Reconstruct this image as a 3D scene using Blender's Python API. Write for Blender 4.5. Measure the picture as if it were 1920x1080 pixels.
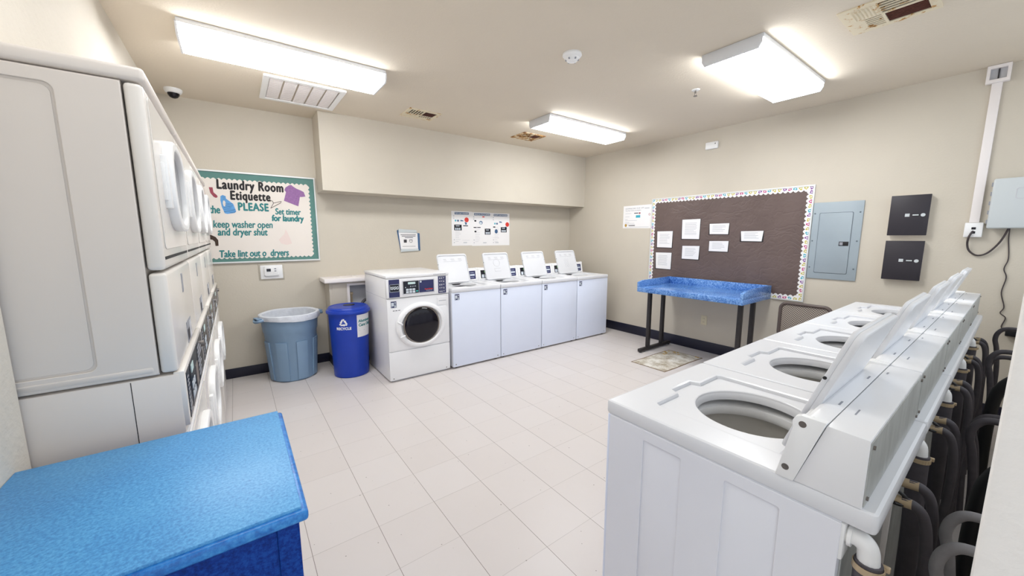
import bpy, bmesh, math, random
from math import sin, cos, pi, radians
from mathutils import Matrix, Vector
random.seed(7)
for o in list(bpy.data.objects): bpy.data.objects.remove(o)
SC = bpy.context.scene
COL = SC.collection

# ------------------------------------------------------------------ camera, world, exposure
XR, YB, YS, H, ZS = 4.600, 2.661, 2.319, 2.754, 1.959      # right wall, back wall, bulkhead face, ceiling, bulkhead underside
F_PX, YAW, PITCH, ROLL = 700.9, 0.63545, 0.1384, -0.00095
CAM = Vector((-0.1739, -2.1081, 1.4793))
cd = bpy.data.cameras.new('camera'); co = bpy.data.objects.new('camera', cd); COL.objects.link(co)
cd.sensor_fit = 'HORIZONTAL'; cd.sensor_width = 36.0; cd.lens = F_PX*36.0/1920.0; cd.clip_start = 0.02
_f = Vector((sin(YAW)*cos(PITCH), cos(YAW)*cos(PITCH), -sin(PITCH)))
_r = Vector((cos(YAW), -sin(YAW), 0)); _u = _r.cross(_f)
_r, _u = cos(ROLL)*_r+sin(ROLL)*_u, -sin(ROLL)*_r+cos(ROLL)*_u
co.matrix_world = Matrix(((_r.x, _u.x, -_f.x, CAM.x), (_r.y, _u.y, -_f.y, CAM.y), (_r.z, _u.z, -_f.z, CAM.z), (0, 0, 0, 1)))
SC.camera = co
w = bpy.data.worlds.new('world'); SC.world = w; w.use_nodes = True
w.node_tree.nodes['Background'].inputs[0].default_value = (0.86, 0.93, 1.0, 1)
w.node_tree.nodes['Background'].inputs[1].default_value = 1.1     # daylight from the open entry
vs = SC.view_settings
vs.view_transform = 'Standard'; vs.look = 'None'; vs.gamma = 1.0; vs.use_curve_mapping = False
vs.exposure = 0.28
LAMP = 17.0                                                  # radiance of the fluorescent lenses

# ------------------------------------------------------------------ materials
def lin(c): return tuple(((v/255)/12.92 if v <= 10 else (((v/255)+0.055)/1.055)**2.4) for v in c)
def rgba(c, k=1.0): l = lin(c); return (min(1, l[0]*k), min(1, l[1]*k), min(1, l[2]*k), 1)
def nodes(m): return m.node_tree.nodes, m.node_tree.links
def mk(name):
    m = bpy.data.materials.new(name); m.use_nodes = True
    n, l = nodes(m); return m, n, l, n['Principled BSDF']
def math_node(n, l, op, a, b=None, c=None):
    x = n.new('ShaderNodeMath'); x.operation = op
    for i, v in enumerate((a, b, c)):
        if v is None: continue
        if isinstance(v, (int, float)): x.inputs[i].default_value = v
        else: l.new(v, x.inputs[i])
    return x.outputs[0]
def noise(n, l, scale, detail=2, rough=0.5, stretch=None):
    tc = n.new('ShaderNodeTexCoord'); no = n.new('ShaderNodeTexNoise')
    no.inputs['Scale'].default_value = scale; no.inputs['Detail'].default_value = detail; no.inputs['Roughness'].default_value = rough
    if stretch:
        mp = n.new('ShaderNodeMapping'); mp.inputs['Scale'].default_value = stretch
        l.new(tc.outputs['Object'], mp.inputs[0]); l.new(mp.outputs[0], no.inputs['Vector'])
    else: l.new(tc.outputs['Object'], no.inputs['Vector'])
    return no.outputs[0]
def ramp(n, l, fac, stops):
    r = n.new('ShaderNodeValToRGB'); e = r.color_ramp.elements
    while len(e) < len(stops): e.new(0.5)
    for el, (p, c) in zip(e, stops): el.position = p; el.color = c
    l.new(fac, r.inputs[0]); return r.outputs[0]
def bump(n, l, b, h, strength, dist):
    x = n.new('ShaderNodeBump'); x.inputs['Strength'].default_value = strength; x.inputs['Distance'].default_value = dist
    l.new(h, x.inputs['Height']); l.new(x.outputs[0], b.inputs['Normal'])
def mat(name, c, rough=0.5, metal=0.0, var=0.0, vscale=4.0, bmp=None, spec=0.5, coat=0.0, stretch=None):
    m, n, l, b = mk(name)
    b.inputs['Base Color'].default_value = rgba(c); b.inputs['Roughness'].default_value = rough
    b.inputs['Metallic'].default_value = metal; b.inputs['Specular IOR Level'].default_value = spec
    if coat: b.inputs['Coat Weight'].default_value = coat; b.inputs['Coat Roughness'].default_value = 0.15
    if var:
        f = noise(n, l, vscale, 4, 0.6, stretch)
        l.new(ramp(n, l, f, [(0.3, rgba(c, 1-var)), (0.7, rgba(c, 1+var))]), b.inputs['Base Color'])
    if bmp: bump(n, l, b, noise(n, l, bmp[0], 3), bmp[1], bmp[2])
    return m
def speckle(name, dark, mid, light, rough, scale):
    m, n, l, b = mk(name); b.inputs['Roughness'].default_value = rough
    a = noise(n, l, scale, 3, 0.7); g = noise(n, l, 3.0, 3, 0.6)
    s = math_node(n, l, 'ADD', a, math_node(n, l, 'MULTIPLY', math_node(n, l, 'SUBTRACT', g, 0.5), 0.45))
    l.new(ramp(n, l, s, [(0.34, rgba(dark)), (0.5, rgba(mid)), (0.68, rgba(light))]), b.inputs['Base Color'])
    return m
M = {}
M['wall'] = mat('cream_wall_paint', (204, 196, 182), 0.75, var=0.03, vscale=1.3, bmp=(70, 0.22, 0.004), spec=0.25)
M['wall_near'] = mat('stucco_wall_paint', (222, 215, 203), 0.8, var=0.03, vscale=2.5, bmp=(45, 0.5, 0.006), spec=0.2)
M['partition'] = mat('white_partition_paint', (243, 240, 236), 0.75, var=0.02, vscale=2.5, bmp=(45, 0.4, 0.005), spec=0.25)
M['ceil'] = mat('ceiling_paint', (222, 211, 194), 0.85, var=0.02, vscale=1.0, bmp=(80, 0.3, 0.005), spec=0.2)
M['base'] = mat('dark_vinyl_baseboard', (24, 25, 46), 0.45)
M['white'] = mat('white_enamel', (236, 236, 238), 0.28, var=0.012, vscale=3, spec=0.5)
M['deck_white'] = mat('white_deck_enamel', (224, 225, 229), 0.28, var=0.012, vscale=3)
M['white_cool'] = mat('white_washer_enamel', (232, 233, 240), 0.3, var=0.012, vscale=3)
M['washer_front_cast'] = mat('white_washer_front_cool_light', (226, 233, 250), 0.3, var=0.012, vscale=3)  # washer enamel with the cool light on the fronts painted into the colour
M['white_pl'] = mat('white_plastic', (240, 240, 240), 0.35)
M['beige_dryer'] = mat('almond_dryer_enamel', (222, 214, 207), 0.35, var=0.015, vscale=2)
M['dryer_white_lit'] = mat('lit_dryer_front_enamel', (228, 223, 217), 0.22, var=0.01, vscale=3)  # dryer enamel made whiter: the light on the fronts is in the colour
M['gap'] = mat('dark_gap', (30, 30, 32), 0.7)
M['black'] = mat('black_plastic', (22, 22, 26), 0.4)
M['rubber'] = mat('black_rubber_hose', (74, 70, 76), 0.55, var=0.15, vscale=30)
M['rubber_grey'] = mat('grey_rubber_hose', (150, 148, 152), 0.55, var=0.12, vscale=25)
M['galv'] = mat('galvanised_steel', (178, 180, 178), 0.45, 0.35, var=0.16, vscale=22, stretch=(1, 1, 0.35))
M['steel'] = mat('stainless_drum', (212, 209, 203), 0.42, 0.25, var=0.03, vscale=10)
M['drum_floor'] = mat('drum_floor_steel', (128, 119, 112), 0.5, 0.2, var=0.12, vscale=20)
M['screw'] = mat('screw_steel', (128, 122, 118), 0.35, 0.7)
M['brass'] = mat('tan_brass_fitting', (190, 170, 140), 0.4, 0.3)
M['navy'] = mat('navy_control_label', (40, 44, 92), 0.35)
M['ink'] = mat('black_control_glass', (20, 22, 34), 0.18)
M['lcd'] = mat('pale_display', (205, 228, 226), 0.4)
M['green_lcd'] = mat('green_display', (70, 130, 60), 0.4)
M['key'] = mat('pale_key', (206, 214, 222), 0.4)
M['teal_key'] = mat('teal_key', (70, 190, 185), 0.4)
M['red'] = mat('red_print', (214, 52, 40), 0.5)
M['grey_print'] = mat('grey_print', (150, 152, 160), 0.6)
M['soft_print'] = mat('faint_grey_print', (196, 197, 202), 0.6)
M['dark_print'] = mat('dark_print', (52, 50, 56), 0.6)
M['blue_print'] = mat('steel_blue_print', (62, 96, 136), 0.6)
M['cyan_print'] = mat('cyan_print', (60, 170, 190), 0.6)
M['gold_print'] = mat('gold_print', (178, 140, 60), 0.6)
M['heart_yellow'] = mat('olive_yellow_heart', (196, 184, 84), 0.7)
M['heart_purple'] = mat('purple_heart', (128, 72, 148), 0.7)
M['heart_pink'] = mat('pink_heart', (190, 66, 124), 0.7)
M['paper'] = mat('white_paper', (238, 236, 236), 0.8, var=0.01, vscale=6)
M['glass_dark'] = mat('dark_door_glass', (18, 15, 24), 0.10, spec=0.35)
M['glass_grey'] = mat('grey_dryer_glass', (104, 103, 106), 0.12, spec=0.5)
M['cans_grey'] = mat('blue_grey_bin_plastic', (126, 153, 180), 0.42, var=0.03, vscale=5)
M['bag'] = mat('thin_white_bin_liner', (214, 218, 226), 0.4, var=0.05, vscale=25, bmp=(30, 0.5, 0.01))
M['recycle'] = mat('blue_bin_plastic', (14, 58, 172), 0.3, var=0.04, vscale=6)
M['teal'] = mat('teal_border_paper', (92, 134, 128), 0.75, var=0.04, vscale=8)
M['cream_paper'] = mat('poster_paper', (233, 225, 217), 0.8, var=0.015, vscale=3)
M['teal_ink'] = mat('teal_marker_ink', (48, 128, 130), 0.7)
M['black_ink'] = mat('black_marker_ink', (34, 30, 32), 0.7)
M['sock'] = mat('red_cutout', (158, 74, 88), 0.75, var=0.1, vscale=30)
M['jug'] = mat('blue_cutout', (98, 158, 214), 0.75, var=0.15, vscale=14)
M['shirt'] = mat('purple_cutout', (150, 108, 160), 0.75, var=0.14, vscale=60)
M['brown_cut'] = mat('brown_cutout', (66, 48, 38), 0.7)
M['pink_faint'] = mat('faint_pink_print', (232, 214, 208), 0.8)
M['alu'] = mat('pale_metal_frame', (220, 222, 222), 0.4, 0.2)
M['panel_grey'] = mat('grey_panel_paint', (158, 170, 178), 0.45, 0.0, var=0.03, vscale=5)
M['panel_line'] = mat('panel_joint_grey', (96, 106, 114), 0.6)  # darker grey of the door joint and screw heads
M['black_box'] = mat('black_box_paint', (40, 36, 44), 0.5, var=0.06, vscale=4)
M['util_grey'] = mat('pale_grey_box_plastic', (198, 204, 206), 0.5)
M['race'] = mat('white_raceway', (236, 230, 228), 0.5)
M['cord'] = mat('dark_cord', (62, 54, 56), 0.6)
M['taupe'] = mat('taupe_chair_frame', (88, 76, 72), 0.45)
M['leg'] = mat('black_table_leg', (38, 34, 36), 0.45, var=0.2, vscale=12)
M['light_body'] = mat('white_light_housing', (228, 230, 234), 0.4)
M['plate_grey'] = mat('worn_grey_plate', (186, 178, 164), 0.6, var=0.1, vscale=30)
M['beige_pl'] = mat('almond_outlet_plastic', (222, 212, 184), 0.5)
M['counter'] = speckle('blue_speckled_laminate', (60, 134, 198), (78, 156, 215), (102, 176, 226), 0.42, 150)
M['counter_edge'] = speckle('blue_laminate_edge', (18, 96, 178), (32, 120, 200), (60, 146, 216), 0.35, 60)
M['counter_body'] = speckle('shaded_blue_laminate', (4, 40, 112), (7, 52, 136), (20, 72, 158), 0.5, 120)  # counter laminate darkened: the shade on the body is put into the colour
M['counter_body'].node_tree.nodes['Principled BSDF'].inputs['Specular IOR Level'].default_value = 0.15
M['tray'] = speckle('blue_speckled_tray', (52, 96, 168), (92, 140, 206), (140, 180, 228), 0.22, 70)
# brown craft paper with long creases
m, n, l, b = mk('creased_brown_paper'); b.inputs['Roughness'].default_value = 0.42
l.new(ramp(n, l, noise(n, l, 2.2, 4, 0.6), [(0.3, rgba((92, 76, 72))), (0.7, rgba((106, 90, 86)))]), b.inputs['Base Color'])
v = n.new('ShaderNodeTexVoronoi'); v.feature = 'DISTANCE_TO_EDGE'; v.inputs['Scale'].default_value = 4.0
tc = n.new('ShaderNodeTexCoord'); mp = n.new('ShaderNodeMapping'); mp.inputs['Rotation'].default_value = (0.3, 0.75, 0); mp.inputs['Scale'].default_value = (0.7, 1, 2.0)
nz = n.new('ShaderNodeTexNoise'); nz.inputs['Scale'].default_value = 2.5; nz.inputs['Detail'].default_value = 4
va = n.new('ShaderNodeVectorMath'); va.operation = 'ADD'; l.new(tc.outputs['Object'], nz.inputs['Vector']); l.new(tc.outputs['Object'], va.inputs[0]); l.new(nz.outputs['Color'], va.inputs[1])
l.new(va.outputs[0], mp.inputs[0]); l.new(mp.outputs[0], v.inputs['Vector'])
hh = math_node(n, l, 'ADD', math_node(n, l, 'MINIMUM', v.outputs[0], 0.10), math_node(n, l, 'MULTIPLY', noise(n, l, 5.0, 6, 0.65), 0.55))
bump(n, l, b, hh, 0.5, 0.03); M['brown_paper'] = m
# woven chair mesh
m, n, l, b = mk('woven_taupe_mesh'); b.inputs['Roughness'].default_value = 0.6
tc = n.new('ShaderNodeTexCoord'); ck = n.new('ShaderNodeTexChecker'); ck.inputs['Scale'].default_value = 95
ck.inputs[1].default_value = rgba((176, 166, 154)); ck.inputs[2].default_value = rgba((86, 76, 70))
l.new(tc.outputs['Object'], ck.inputs[0]); l.new(ck.outputs[0], b.inputs['Base Color']); M['mesh'] = m
# rusty register
def rusty(name, lo, hi):
    m, n, l, b = mk(name); b.inputs['Roughness'].default_value = 0.75
    l.new(ramp(n, l, noise(n, l, 16, 5, 0.7), [(lo, rgba((226, 214, 188))), (lo+0.05, rgba((196, 150, 84))), (hi, rgba((108, 62, 34)))]), b.inputs['Base Color'])
    return m
M['rust'] = rusty('rusted_register_paint', 0.56, 0.70); M['rust_heavy'] = rusty('heavily_rusted_paint', 0.44, 0.60)
M['rust_slat'] = mat('maroon_rusted_slats', (92, 46, 34), 0.8, var=0.3, vscale=30)
M['rust_dark'] = mat('dark_duct_rust', (30, 18, 15), 0.8, var=0.3, vscale=20)
# bare floor patch
m, n, l, b = mk('bare_floor_patch'); b.inputs['Roughness'].default_value = 0.8
a = noise(n, l, 7, 4, 0.6); c_ = noise(n, l, 120, 2, 0.6)
s = math_node(n, l, 'ADD', math_node(n, l, 'MULTIPLY', a, 0.7), math_node(n, l, 'MULTIPLY', c_, 0.32))
l.new(ramp(n, l, s, [(0.38, rgba((150, 136, 112))), (0.50, rgba((196, 188, 174))), (0.60, rgba((228, 224, 216)))]), b.inputs['Base Color']); M['patch'] = m
M['patch_edge'] = mat('brown_adhesive_edge', (112, 88, 60), 0.8, var=0.35, vscale=30)
M['patch_glue'] = mat('amber_adhesive', (196, 160, 86), 0.7, var=0.3, vscale=30)
# vinyl floor tiles, 12 inch
m, n, l, b = mk('vinyl_floor_tiles'); b.inputs['Roughness'].default_value = 0.36; b.inputs['Specular IOR Level'].default_value = 0.35
tc = n.new('ShaderNodeTexCoord'); sp = n.new('ShaderNodeSeparateXYZ'); l.new(tc.outputs['Object'], sp.inputs[0])
T = 0.3048
def line(o, w):
    q = math_node(n, l, 'DIVIDE', o, T)
    f = math_node(n, l, 'ABSOLUTE', math_node(n, l, 'SUBTRACT', math_node(n, l, 'FRACT', math_node(n, l, 'ADD', q, 0.5)), 0.5))
    return math_node(n, l, 'LESS_THAN', f, w/T), math_node(n, l, 'FLOOR', q)
lx, fx = line(sp.outputs[0], 0.0013); ly, fy = line(sp.outputs[1], 0.0010)
cx = n.new('ShaderNodeCombineXYZ'); l.new(fx, cx.inputs[0]); l.new(fy, cx.inputs[1])
wn = n.new('ShaderNodeTexWhiteNoise'); wn.noise_dimensions = '2D'; l.new(cx.outputs[0], wn.inputs['Vector'])
tone = ramp(n, l, math_node(n, l, 'ADD', math_node(n, l, 'MULTIPLY', wn.outputs[0], 0.5), math_node(n, l, 'MULTIPLY', noise(n, l, 5, 5, 0.65), 0.5)),
            [(0.15, rgba((208, 201, 198))), (0.85, rgba((212, 206, 204)))])
dirt = math_node(n, l, 'MULTIPLY', noise(n, l, 1.7, 3, 0.6), 1.0)
ln = math_node(n, l, 'MAXIMUM', math_node(n, l, 'MULTIPLY', lx, 0.8), math_node(n, l, 'MULTIPLY', ly, math_node(n, l, 'MULTIPLY', dirt, 0.75)))
vo = n.new('ShaderNodeTexVoronoi'); vo.voronoi_dimensions = '2D'; vo.inputs['Scale'].default_value = 5.5; l.new(tc.outputs['Object'], vo.inputs['Vector'])
sk = math_node(n, l, 'MULTIPLY', math_node(n, l, 'LESS_THAN', vo.outputs['Distance'], math_node(n, l, 'MULTIPLY', vo.outputs['Color'], 0.022)), 0.65)
ln = math_node(n, l, 'MAXIMUM', ln, sk)
mx = n.new('ShaderNodeMix'); mx.data_type = 'RGBA'; l.new(ln, mx.inputs[0]); l.new(tone, mx.inputs[6]); mx.inputs[7].default_value = rgba((96, 84, 76))
l.new(mx.outputs[2], b.inputs['Base Color']); M['floor'] = m
m, n, l, b = mk('lit_fluorescent_lens'); b.inputs['Base Color'].default_value = (0.9, 0.9, 0.9, 1)
b.inputs['Emission Color'].default_value = (0.955, 0.98, 1.0, 1); b.inputs['Emission Strength'].default_value = LAMP; M['lens'] = m
m = M['lens'].copy(); m.name = 'lit_dimmer_lens'; m.node_tree.nodes['Principled BSDF'].inputs['Emission Strength'].default_value = LAMP*0.4; M['lens_dim'] = m

# ------------------------------------------------------------------ mesh builder
def FR(y=0, x=0, z=0):  # front frame: (u right, v up, w out towards -y)
    return Matrix(((1, 0, 0, x), (0, 0, -1, y), (0, 1, 0, z), (0, 0, 0, 1)))
def BK(y=0, x=0, z=0):  # rear frame: outward +y
    return Matrix(((-1, 0, 0, x), (0, 0, 1, y), (0, 1, 0, z), (0, 0, 0, 1)))
def SL(x=0):            # left side frame: outward -x, u = -y
    return Matrix(((0, 0, -1, x), (-1, 0, 0, 0), (0, 1, 0, 0), (0, 0, 0, 1)))
def SR(x=0):
    return Matrix(((0, 0, 1, x), (1, 0, 0, 0), (0, 1, 0, 0), (0, 0, 0, 1)))
def TP(z=0): return Matrix.Translation((0, 0, z))
def UN(z=0): return Matrix(((1, 0, 0, 0), (0, -1, 0, 0), (0, 0, -1, z), (0, 0, 0, 1)))   # downward frame: u=x, v=-y
def rect(u0, v0, u1, v1): return [(u0, v0), (u1, v0), (u1, v1), (u0, v1)]
def rrect(u0, v0, u1, v1, r, k=5):
    p = []
    for cx, cy, a in ((u1-r, v0+r, -90), (u1-r, v1-r, 0), (u0+r, v1-r, 90), (u0+r, v0+r, 180)):
        for i in range(k+1):
            t = radians(a+90*i/k); p.append((cx+r*cos(t), cy+r*sin(t)))
    return p
def ell(cx, cy, a, b, k=40, e=2.0):
    p = []
    for i in range(k):
        t = 2*pi*i/k; c, s = cos(t), sin(t)
        p.append((cx+a*math.copysign(abs(c)**(2/e), c), cy+b*math.copysign(abs(s)**(2/e), s)))
    return p
def smooth(pts, k=6, closed=False):
    P = [Vector(p) for p in pts]; out = []; N = len(P)
    rng = range(N if closed else N-1)
    for i in rng:
        g = lambda j: P[j % N] if closed else P[max(0, min(N-1, j))]
        a, b, c, d = g(i-1), g(i), g(i+1), g(i+2)
        for s in range(k):
            t = s/k
            out.append(0.5*((2*b)+(c-a)*t+(2*a-5*b+4*c-d)*t*t+(3*b-a-3*c+d)*t**3))
    if not closed: out.append(P[-1])
    return out
def curve_to_mesh(cu):
    o = bpy.data.objects.new('tmp', cu); COL.objects.link(o)
    bpy.context.view_layer.update()
    me = bpy.data.meshes.new_from_object(o.evaluated_get(bpy.context.evaluated_depsgraph_get()))
    bpy.data.objects.remove(o); bpy.data.curves.remove(cu); return me
class MB:
    def __init__(s): s.bm = bmesh.new(); s.mi = 0
    def add(s, t, m=None):
        if m is not None: bmesh.ops.transform(t, matrix=m, verts=t.verts)
        bmesh.ops.recalc_face_normals(t, faces=t.faces)
        for f in t.faces: f.material_index = s.mi
        me = bpy.data.meshes.new('t'); t.to_mesh(me); t.free(); s.bm.from_mesh(me); bpy.data.meshes.remove(me); return s
    def addmesh(s, me, m=None):
        t = bmesh.new(); t.from_mesh(me); bpy.data.meshes.remove(me)
        if m is not None: bmesh.ops.transform(t, matrix=m, verts=t.verts)
        for f in t.faces: f.material_index = s.mi
        me = bpy.data.meshes.new('t'); t.to_mesh(me); t.free(); s.bm.from_mesh(me); bpy.data.meshes.remove(me); return s
    def box(s, x0, x1, y0, y1, z0, z1, bev=0, seg=2, m=None, skip=None):
        t = bmesh.new(); bmesh.ops.create_cube(t, size=1)
        for v in t.verts: v.co = Vector(((x0+x1)/2+v.co.x*(x1-x0), (y0+y1)/2+v.co.y*(y1-y0), (z0+z1)/2+v.co.z*(z1-z0)))
        if bev: bmesh.ops.bevel(t, geom=list(t.edges), offset=bev, segments=seg, profile=0.5, affect='EDGES')
        if skip:   # delete a face by axis letter and side
            ax = 'xyz'.index(skip[0]); sg = 1 if skip[1] == '+' else -1
            t.normal_update()
            bmesh.ops.delete(t, geom=[f for f in t.faces if f.normal[ax]*sg > 0.9], context='FACES')
            if m is not None: bmesh.ops.transform(t, matrix=m, verts=t.verts)
            for f in t.faces: f.material_index = s.mi
            me = bpy.data.meshes.new('t'); t.to_mesh(me); t.free(); s.bm.from_mesh(me); bpy.data.meshes.remove(me); return s
        return s.add(t, m)
    def cyl(s, p0, p1, r0, r1=None, seg=20, m=None):
        r1 = r0 if r1 is None else r1; p0, p1 = Vector(p0), Vector(p1); d = p1-p0
        t = bmesh.new(); bmesh.ops.create_cone(t, cap_ends=True, segments=seg, radius1=r0, radius2=r1, depth=d.length)
        bmesh.ops.transform(t, matrix=Matrix.Translation((p0+p1)/2) @ d.to_track_quat('Z', 'Y').to_matrix().to_4x4(), verts=t.verts)
        return s.add(t, m)
    def tube(s, pts, r, seg=10, closed=False, m=None):
        P = [Vector(p) for p in pts]; N = len(P); t = bmesh.new(); rings = []; up = None
        rr = r if isinstance(r, (list, tuple)) else [r]*N
        for i in range(N):
            a = P[i-1] if (i > 0 or closed) else P[i]; b_ = P[(i+1) % N] if (i < N-1 or closed) else P[i]
            d = (b_-a).normalized()
            if up is None: up = d.orthogonal().normalized()
            up = (up-d*up.dot(d)).normalized(); sd = d.cross(up)
            rings.append([t.verts.new(P[i]+rr[i]*(cos(2*pi*k/seg)*up+sin(2*pi*k/seg)*sd)) for k in range(seg)])
        for i in range(N if closed else N-1):
            a, b_ = rings[i], rings[(i+1) % N]
            for k in range(seg): t.faces.new((a[k], a[(k+1) % seg], b_[(k+1) % seg], b_[k]))
        if not closed: t.faces.new(rings[0][::-1]); t.faces.new(rings[-1])
        return s.add(t, m)
    def lathe(s, prof, seg=48, m=None, wob=None, e=None):
        t = bmesh.new(); rings = []
        for j, (r, z) in enumerate(prof):
            ring = []
            for k in range(seg):
                a = 2*pi*k/seg; q = r; zz = z
                if wob: dr, dz = wob(j, a); q += dr; zz += dz
                ring.append(t.verts.new((q*cos(a), q*sin(a), zz)))
            rings.append(ring)
        for a, b_ in zip(rings, rings[1:]):
            for k in range(seg): t.faces.new((a[k], a[(k+1) % seg], b_[(k+1) % seg], b_[k]))
        for ring, rz in ((rings[0], prof[0]), (rings[-1], prof[-1])):
            if rz[0] < 1e-3: bmesh.ops.remove_doubles(t, verts=ring, dist=0.002)
        return s.add(t, m)
    def prism(s, loop, w0, w1, m=None, bev=0):
        t = bmesh.new(); a = [t.verts.new((u, v, w0)) for u, v in loop]; f = t.faces.new(a)
        r = bmesh.ops.extrude_face_region(t, geom=[f]); bmesh.ops.translate(t, vec=(0, 0, w1-w0), verts=[x for x in r['geom'] if isinstance(x, bmesh.types.BMVert)])
        if bev: bmesh.ops.bevel(t, geom=list(t.edges), offset=bev, segments=2, profile=0.5, affect='EDGES')
        return s.add(t, m)
    def plate(s, loops, w0, w1, bev=0, m=None):
        cu = bpy.data.curves.new('c', 'CURVE'); cu.dimensions = '2D'; cu.fill_mode = 'BOTH'
        cu.extrude = max(1e-5, (w1-w0)/2-bev); cu.bevel_depth = bev; cu.bevel_resolution = 1; cu.offset = -bev
        for lp in loops:
            sp_ = cu.splines.new('POLY'); sp_.points.add(len(lp)-1); sp_.use_cyclic_u = True
            for p, (u, v) in zip(sp_.points, lp): p.co = (u, v, 0, 1)
        me = curve_to_mesh(cu); mm = Matrix.Translation((0, 0, (w0+w1)/2))
        return s.addmesh(me, (m @ mm) if m is not None else mm)
    def text(s, body, size, m, align='LEFT', d=0.0006, shear=0.0, sx=1.0, bold=0.0, space=1.0):
        cu = bpy.data.curves.new('t', 'FONT'); cu.body = body; cu.size = size; cu.align_x = align; cu.shear = shear; cu.extrude = d; cu.offset = bold; cu.space_character = space
        cu.resolution_u = 3
        return s.addmesh(curve_to_mesh(cu), m @ Matrix.Diagonal((sx, 1, 1, 1)))
    def arc(s, r0f, z0, z1, a0, a1, th, m=None, k=12, cols=1):
        # curved patch on a cone of radius r0f(z), raised by th
        t = bmesh.new(); g = {}
        nz = 6
        for i in range(k+1):
            a = a0+(a1-a0)*i/k
            for j in range(nz+1):
                z = z0+(z1-z0)*j/nz; r = r0f(z)
                for q in (0, 1): g[i, j, q] = t.verts.new(((r+q*th-(0 if q else 0.004))*cos(a), (r+q*th-(0 if q else 0.004))*sin(a), z))
        for i in range(k):
            for j in range(nz):
                t.faces.new((g[i, j, 1], g[i+1, j, 1], g[i+1, j+1, 1], g[i, j+1, 1]))
        for i in range(k):
            t.faces.new((g[i, 0, 0], g[i+1, 0, 0], g[i+1, 0, 1], g[i, 0, 1])); t.faces.new((g[i, nz, 0], g[i+1, nz, 0], g[i+1, nz, 1], g[i, nz, 1]))
        for j in range(nz):
            t.faces.new((g[0, j, 0], g[0, j+1, 0], g[0, j+1, 1], g[0, j, 1])); t.faces.new((g[k, j, 0], g[k, j+1, 0], g[k, j+1, 1], g[k, j, 1]))
        return s.add(t, m)
    def build(s, name, mats, parent=None, smooth_deg=38):
        me = bpy.data.meshes.new(name); s.bm.to_mesh(me); s.bm.free()
        for x in (mats if isinstance(mats, (list, tuple)) else [mats]): me.materials.append(M[x])
        me.shade_smooth()
        try: me.set_sharp_from_angle(angle=radians(smooth_deg))
        except Exception: pass
        o = bpy.data.objects.new(name, me); COL.objects.link(o)
        if parent is not None: o.parent = parent
        return o
def tag(o, label, cat, group=None):
    o['label'] = label; o['category'] = cat
    if group: o['group'] = group
    return o
def thing(name, label, cat, loc=(0, 0, 0), rz=0, group=None):
    o = bpy.data.objects.new(name, None); COL.objects.link(o); o.location = loc; o.rotation_euler = (0, 0, rz)
    o.empty_display_size = 0.1
    return tag(o, label, cat, group)
def struct(o): o['kind'] = 'structure'; return o
def children(o): return [c for c in bpy.data.objects if c.parent == o]
def copy_tree(o, parent=None):
    c = o.copy(); COL.objects.link(c)
    if parent is not None: c.parent = parent
    for ch in children(o): copy_tree(ch, c)
    return c
def plabel(o, t): o['label'] = t; return o

# ------------------------------------------------------------------ the room
YN = -2.52          # the entry behind the camera is open to daylight
struct(MB().box(-1.2, XR+0.12, YN-1.5, YB+0.12, -0.1, 0).build('floor', 'floor'))
struct(MB().box(-1.2, XR+0.12, YN, YB+0.12, H, H+0.1).build('ceiling', 'ceil'))
struct(MB().box(-1.2, XR+0.12, YB, YB+0.12, 0, H).build('wall_back', 'wall'))
struct(MB().box(XR, XR+0.12, YN, YB, 0, H).build('wall_right', 'wall'))
b = MB(); XL = -0.66
b.box(-1.2, XL, YN, -0.602, 0, H); b.box(-1.2, XL, -0.602, YB, 1.956, H); b.box(-1.2, XL, 2.236, YB, 0, 1.956); b.box(-1.2, -1.14, -0.602, 2.236, 0, 1.956)
struct(b.build('wall_left', 'wall_near'))
struct(MB().box(0.72, 0.80, -2.52, -2.118, 0, H, 0.006).build('wall_partition', 'partition'))
struct(MB().box(0.80, XR, -2.52, -2.44, 0, 1.02).build('wall_chase_shade', 'wall'))  # unseen low wall, added to keep the hose space dark
struct(MB().box(0.621, XR, YS, YB, ZS, H).build('wall_bulkhead', 'wall'))
# pipe chase behind the back row of machines with its cap
CX0, CX1, CY = 0.632, 4.38, 2.402
b = MB(); b.plate([rect(CX0, 0, CX1, 0.966), rect(0.838, 0.66, 1.06, 0.928)], -0.02, 0, 0, FR(CY))
b.box(CX0, CX0+0.02, CY+0.02, YB, 0, 0.966); b.box(CX1-0.02, CX1, CY+0.02, YB, 0, 0.966)
b.plate([rect(CX0+0.03, 0.62, 0.80, 0.945)], 0, 0.006, 0.002, FR(CY))
struct(b.build('wall_pipe_chase', 'wall'))
struct(MB().box(CX0-0.052, CX1+0.05, CY-0.055, YB, 0.966, 1.012, 0.006).cyl((0.74, 2.50, 1.012), (0.74, 2.50, 1.016), 0.022).cyl((0.92, 2.50, 1.012), (0.92, 2.50, 1.018), 0.022).build('trim_1', 'race'))
struct(MB().box(XL, CX0, YB-0.008, YB, 0, 0.105, 0.003).build('baseboard_back', 'base'))
struct(MB().box(XR-0.008, XR, -2.44, YB, 0, 0.135, 0.003).build('baseboard_right', 'base'))
struct(MB().box(CX0-0.008, CX0, CY-0.008, YB-0.008, 0, 0.105, 0.003).box(CX0, CX1, CY-0.008, CY, 0, 0.105, 0.003).build('baseboard_chase', 'base'))
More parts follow.
